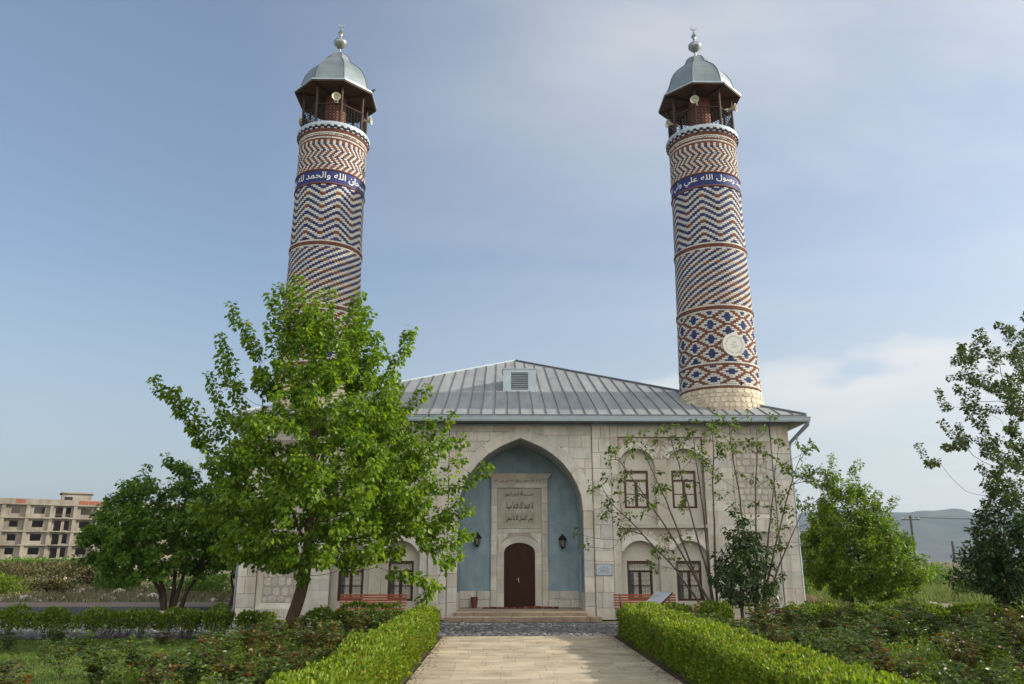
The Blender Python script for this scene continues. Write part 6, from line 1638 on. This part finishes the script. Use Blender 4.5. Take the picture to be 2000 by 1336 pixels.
for i, (x, y, rx, rz_, h, lm, lb, n) in enumerate(scr):
    z = mz(x, y); g = np.random.default_rng(500 + i)
    lumps = [(x + g.normal(0, .45) * rx, y + g.normal(0, .3) * rx, z + h * g.uniform(.3, .62), rx * g.uniform(.35, .6), rx * .5, h * g.uniform(.3, .45)) for _ in range(9)]
    make_bush('scrub_bush', lb, (x, y, z), lumps, n, .16 if y > 20 else .12, lm, group='scrub bushes beyond the road', seed=510 + i, stems=9)
rs = [(13.2, 14.5, 2.2, 1.5, L_bright, 'pale green bush behind the brown earth mound at the mosque corner', 3600), (30.5, 34, 3.2, 1.7, L_back, 'dark green bushes in front of the ruined wall', 3600), (36.5, 36, 3.0, 1.5, L_olive, 'olive bush at the foot of the ruined wall', 2600), (42, 38, 3.4, 2.4, L_rust, 'brown-green bush on the right end of the ruined wall', 2600), (22.5, 13.0, 1.0, .9, L_olive, 'low weedy bush at the edge of the dirt track', 1400)]
for i, (x, y, rx, h, lm, lb, n) in enumerate(rs):
    g = np.random.default_rng(600 + i)
    lumps = [(x + g.normal(0, .45) * rx, y + g.normal(0, .3) * rx, h * g.uniform(.3, .62), rx * g.uniform(.35, .6), rx * .5, h * g.uniform(.3, .45)) for _ in range(9)]
    make_bush('field_bush', lb, (x, y, GZ), lumps, n, .15, lm, group='bushes beyond the track', seed=610 + i, stems=8)
# stones of the rubble slope and the verge
def rocks(name, n, x0, x1, y0, y1, s, m, seed, zf=None, kind='stuff'):
    g = np.random.default_rng(seed); V, F = [], []; ico = bmesh.new(); bmesh.ops.create_icosphere(ico, subdivisions=1, radius=1); tv = np.array([v.co[:] for v in ico.verts]); tf = np.array([[v.index for v in f.verts] for f in ico.faces]); ico.free()
    for i in range(n):
        x, y = g.uniform(x0, x1), g.uniform(y0, y1); z = zf(x, y) if zf else GZ; q = s * g.lognormal(0, .5)
        v = tv * (1 + g.normal(0, .16, (len(tv), 1))) * np.array([1, g.uniform(.6, 1), g.uniform(.4, .7)]) * q; a = g.uniform(0, 6.28); c, s_ = math.cos(a), math.sin(a)
        v = np.stack([v[:, 0] * c - v[:, 1] * s_, v[:, 0] * s_ + v[:, 1] * c, v[:, 2]], 1) + np.array([x, y, z + q * .2]); F.append(tf + len(tv) * i); V.append(v)
    return tag(link(name, npmesh(name, np.concatenate(V), np.concatenate(F)), m), kind=kind)
rocks('rubble_slope', 420, -30, -11, 12.2, 27, .13, M_rubble, 701, mz)
rocks('loose_stones', 60, -12, 12, -6.4, -1.3, .018, M_cob, 702)
rocks('verge_stones', 160, 11, 40, 9.3, 13, .06, M_rubble, 703)
tag(rocks('boulder', 1, -27.4, -27.3, 12.5, 12.6, .55, M_rubble, 704, kind=None), 'pale flat boulder on the verge across the road', 'boulder')
# brown earth heap at the right corner
eh = bmesh.new(); bmesh.ops.create_grid(eh, x_segments=24, y_segments=24, size=1)
for v in eh.verts:
    r_ = math.hypot(v.co.x, v.co.y); v.co.z = .62 * max(0, 1 - r_ ** 2) ** .8 * (1 + .25 * math.sin(v.co.x * 9) * math.cos(v.co.y * 7)) - .02; v.co.x *= 1.7; v.co.y *= 1.5
me = bpy.data.meshes.new('earth_heap'); eh.to_mesh(me); eh.free(); o = link('earth_heap', me, mat('brown_earth', (.17, .105, .065), (.11, .07, .045), 3, .95, .8, 20)); o.location = (10.9, 6.6, GZ); me.polygons.foreach_set('use_smooth', [True] * len(me.polygons))
tag(o, 'heap of bare brown earth beside the right mosque corner', 'earth heap')
# fallen leaves along the hedge feet
g = np.random.default_rng(800); n = 1500
n = 3000; x = np.concatenate([g.normal(-2.10, .13, n // 2), g.normal(2.14, .16, n // 2 - 150), g.uniform(-2, 2, 150)]); P = np.stack([x, g.uniform(-19, -5.9, n), np.full(n, GZ + .024)], 1)
o = leaf_obj('fallen_leaves', P, g.normal(size=P.shape) * np.array([1, 1, .12]), np.full(n, .035), L_rust, None, seed=9, up=4.0); tag(o, kind='stuff')
for m_ in bpy.data.meshes:
    if m_.users == 0: bpy.data.meshes.remove(m_)
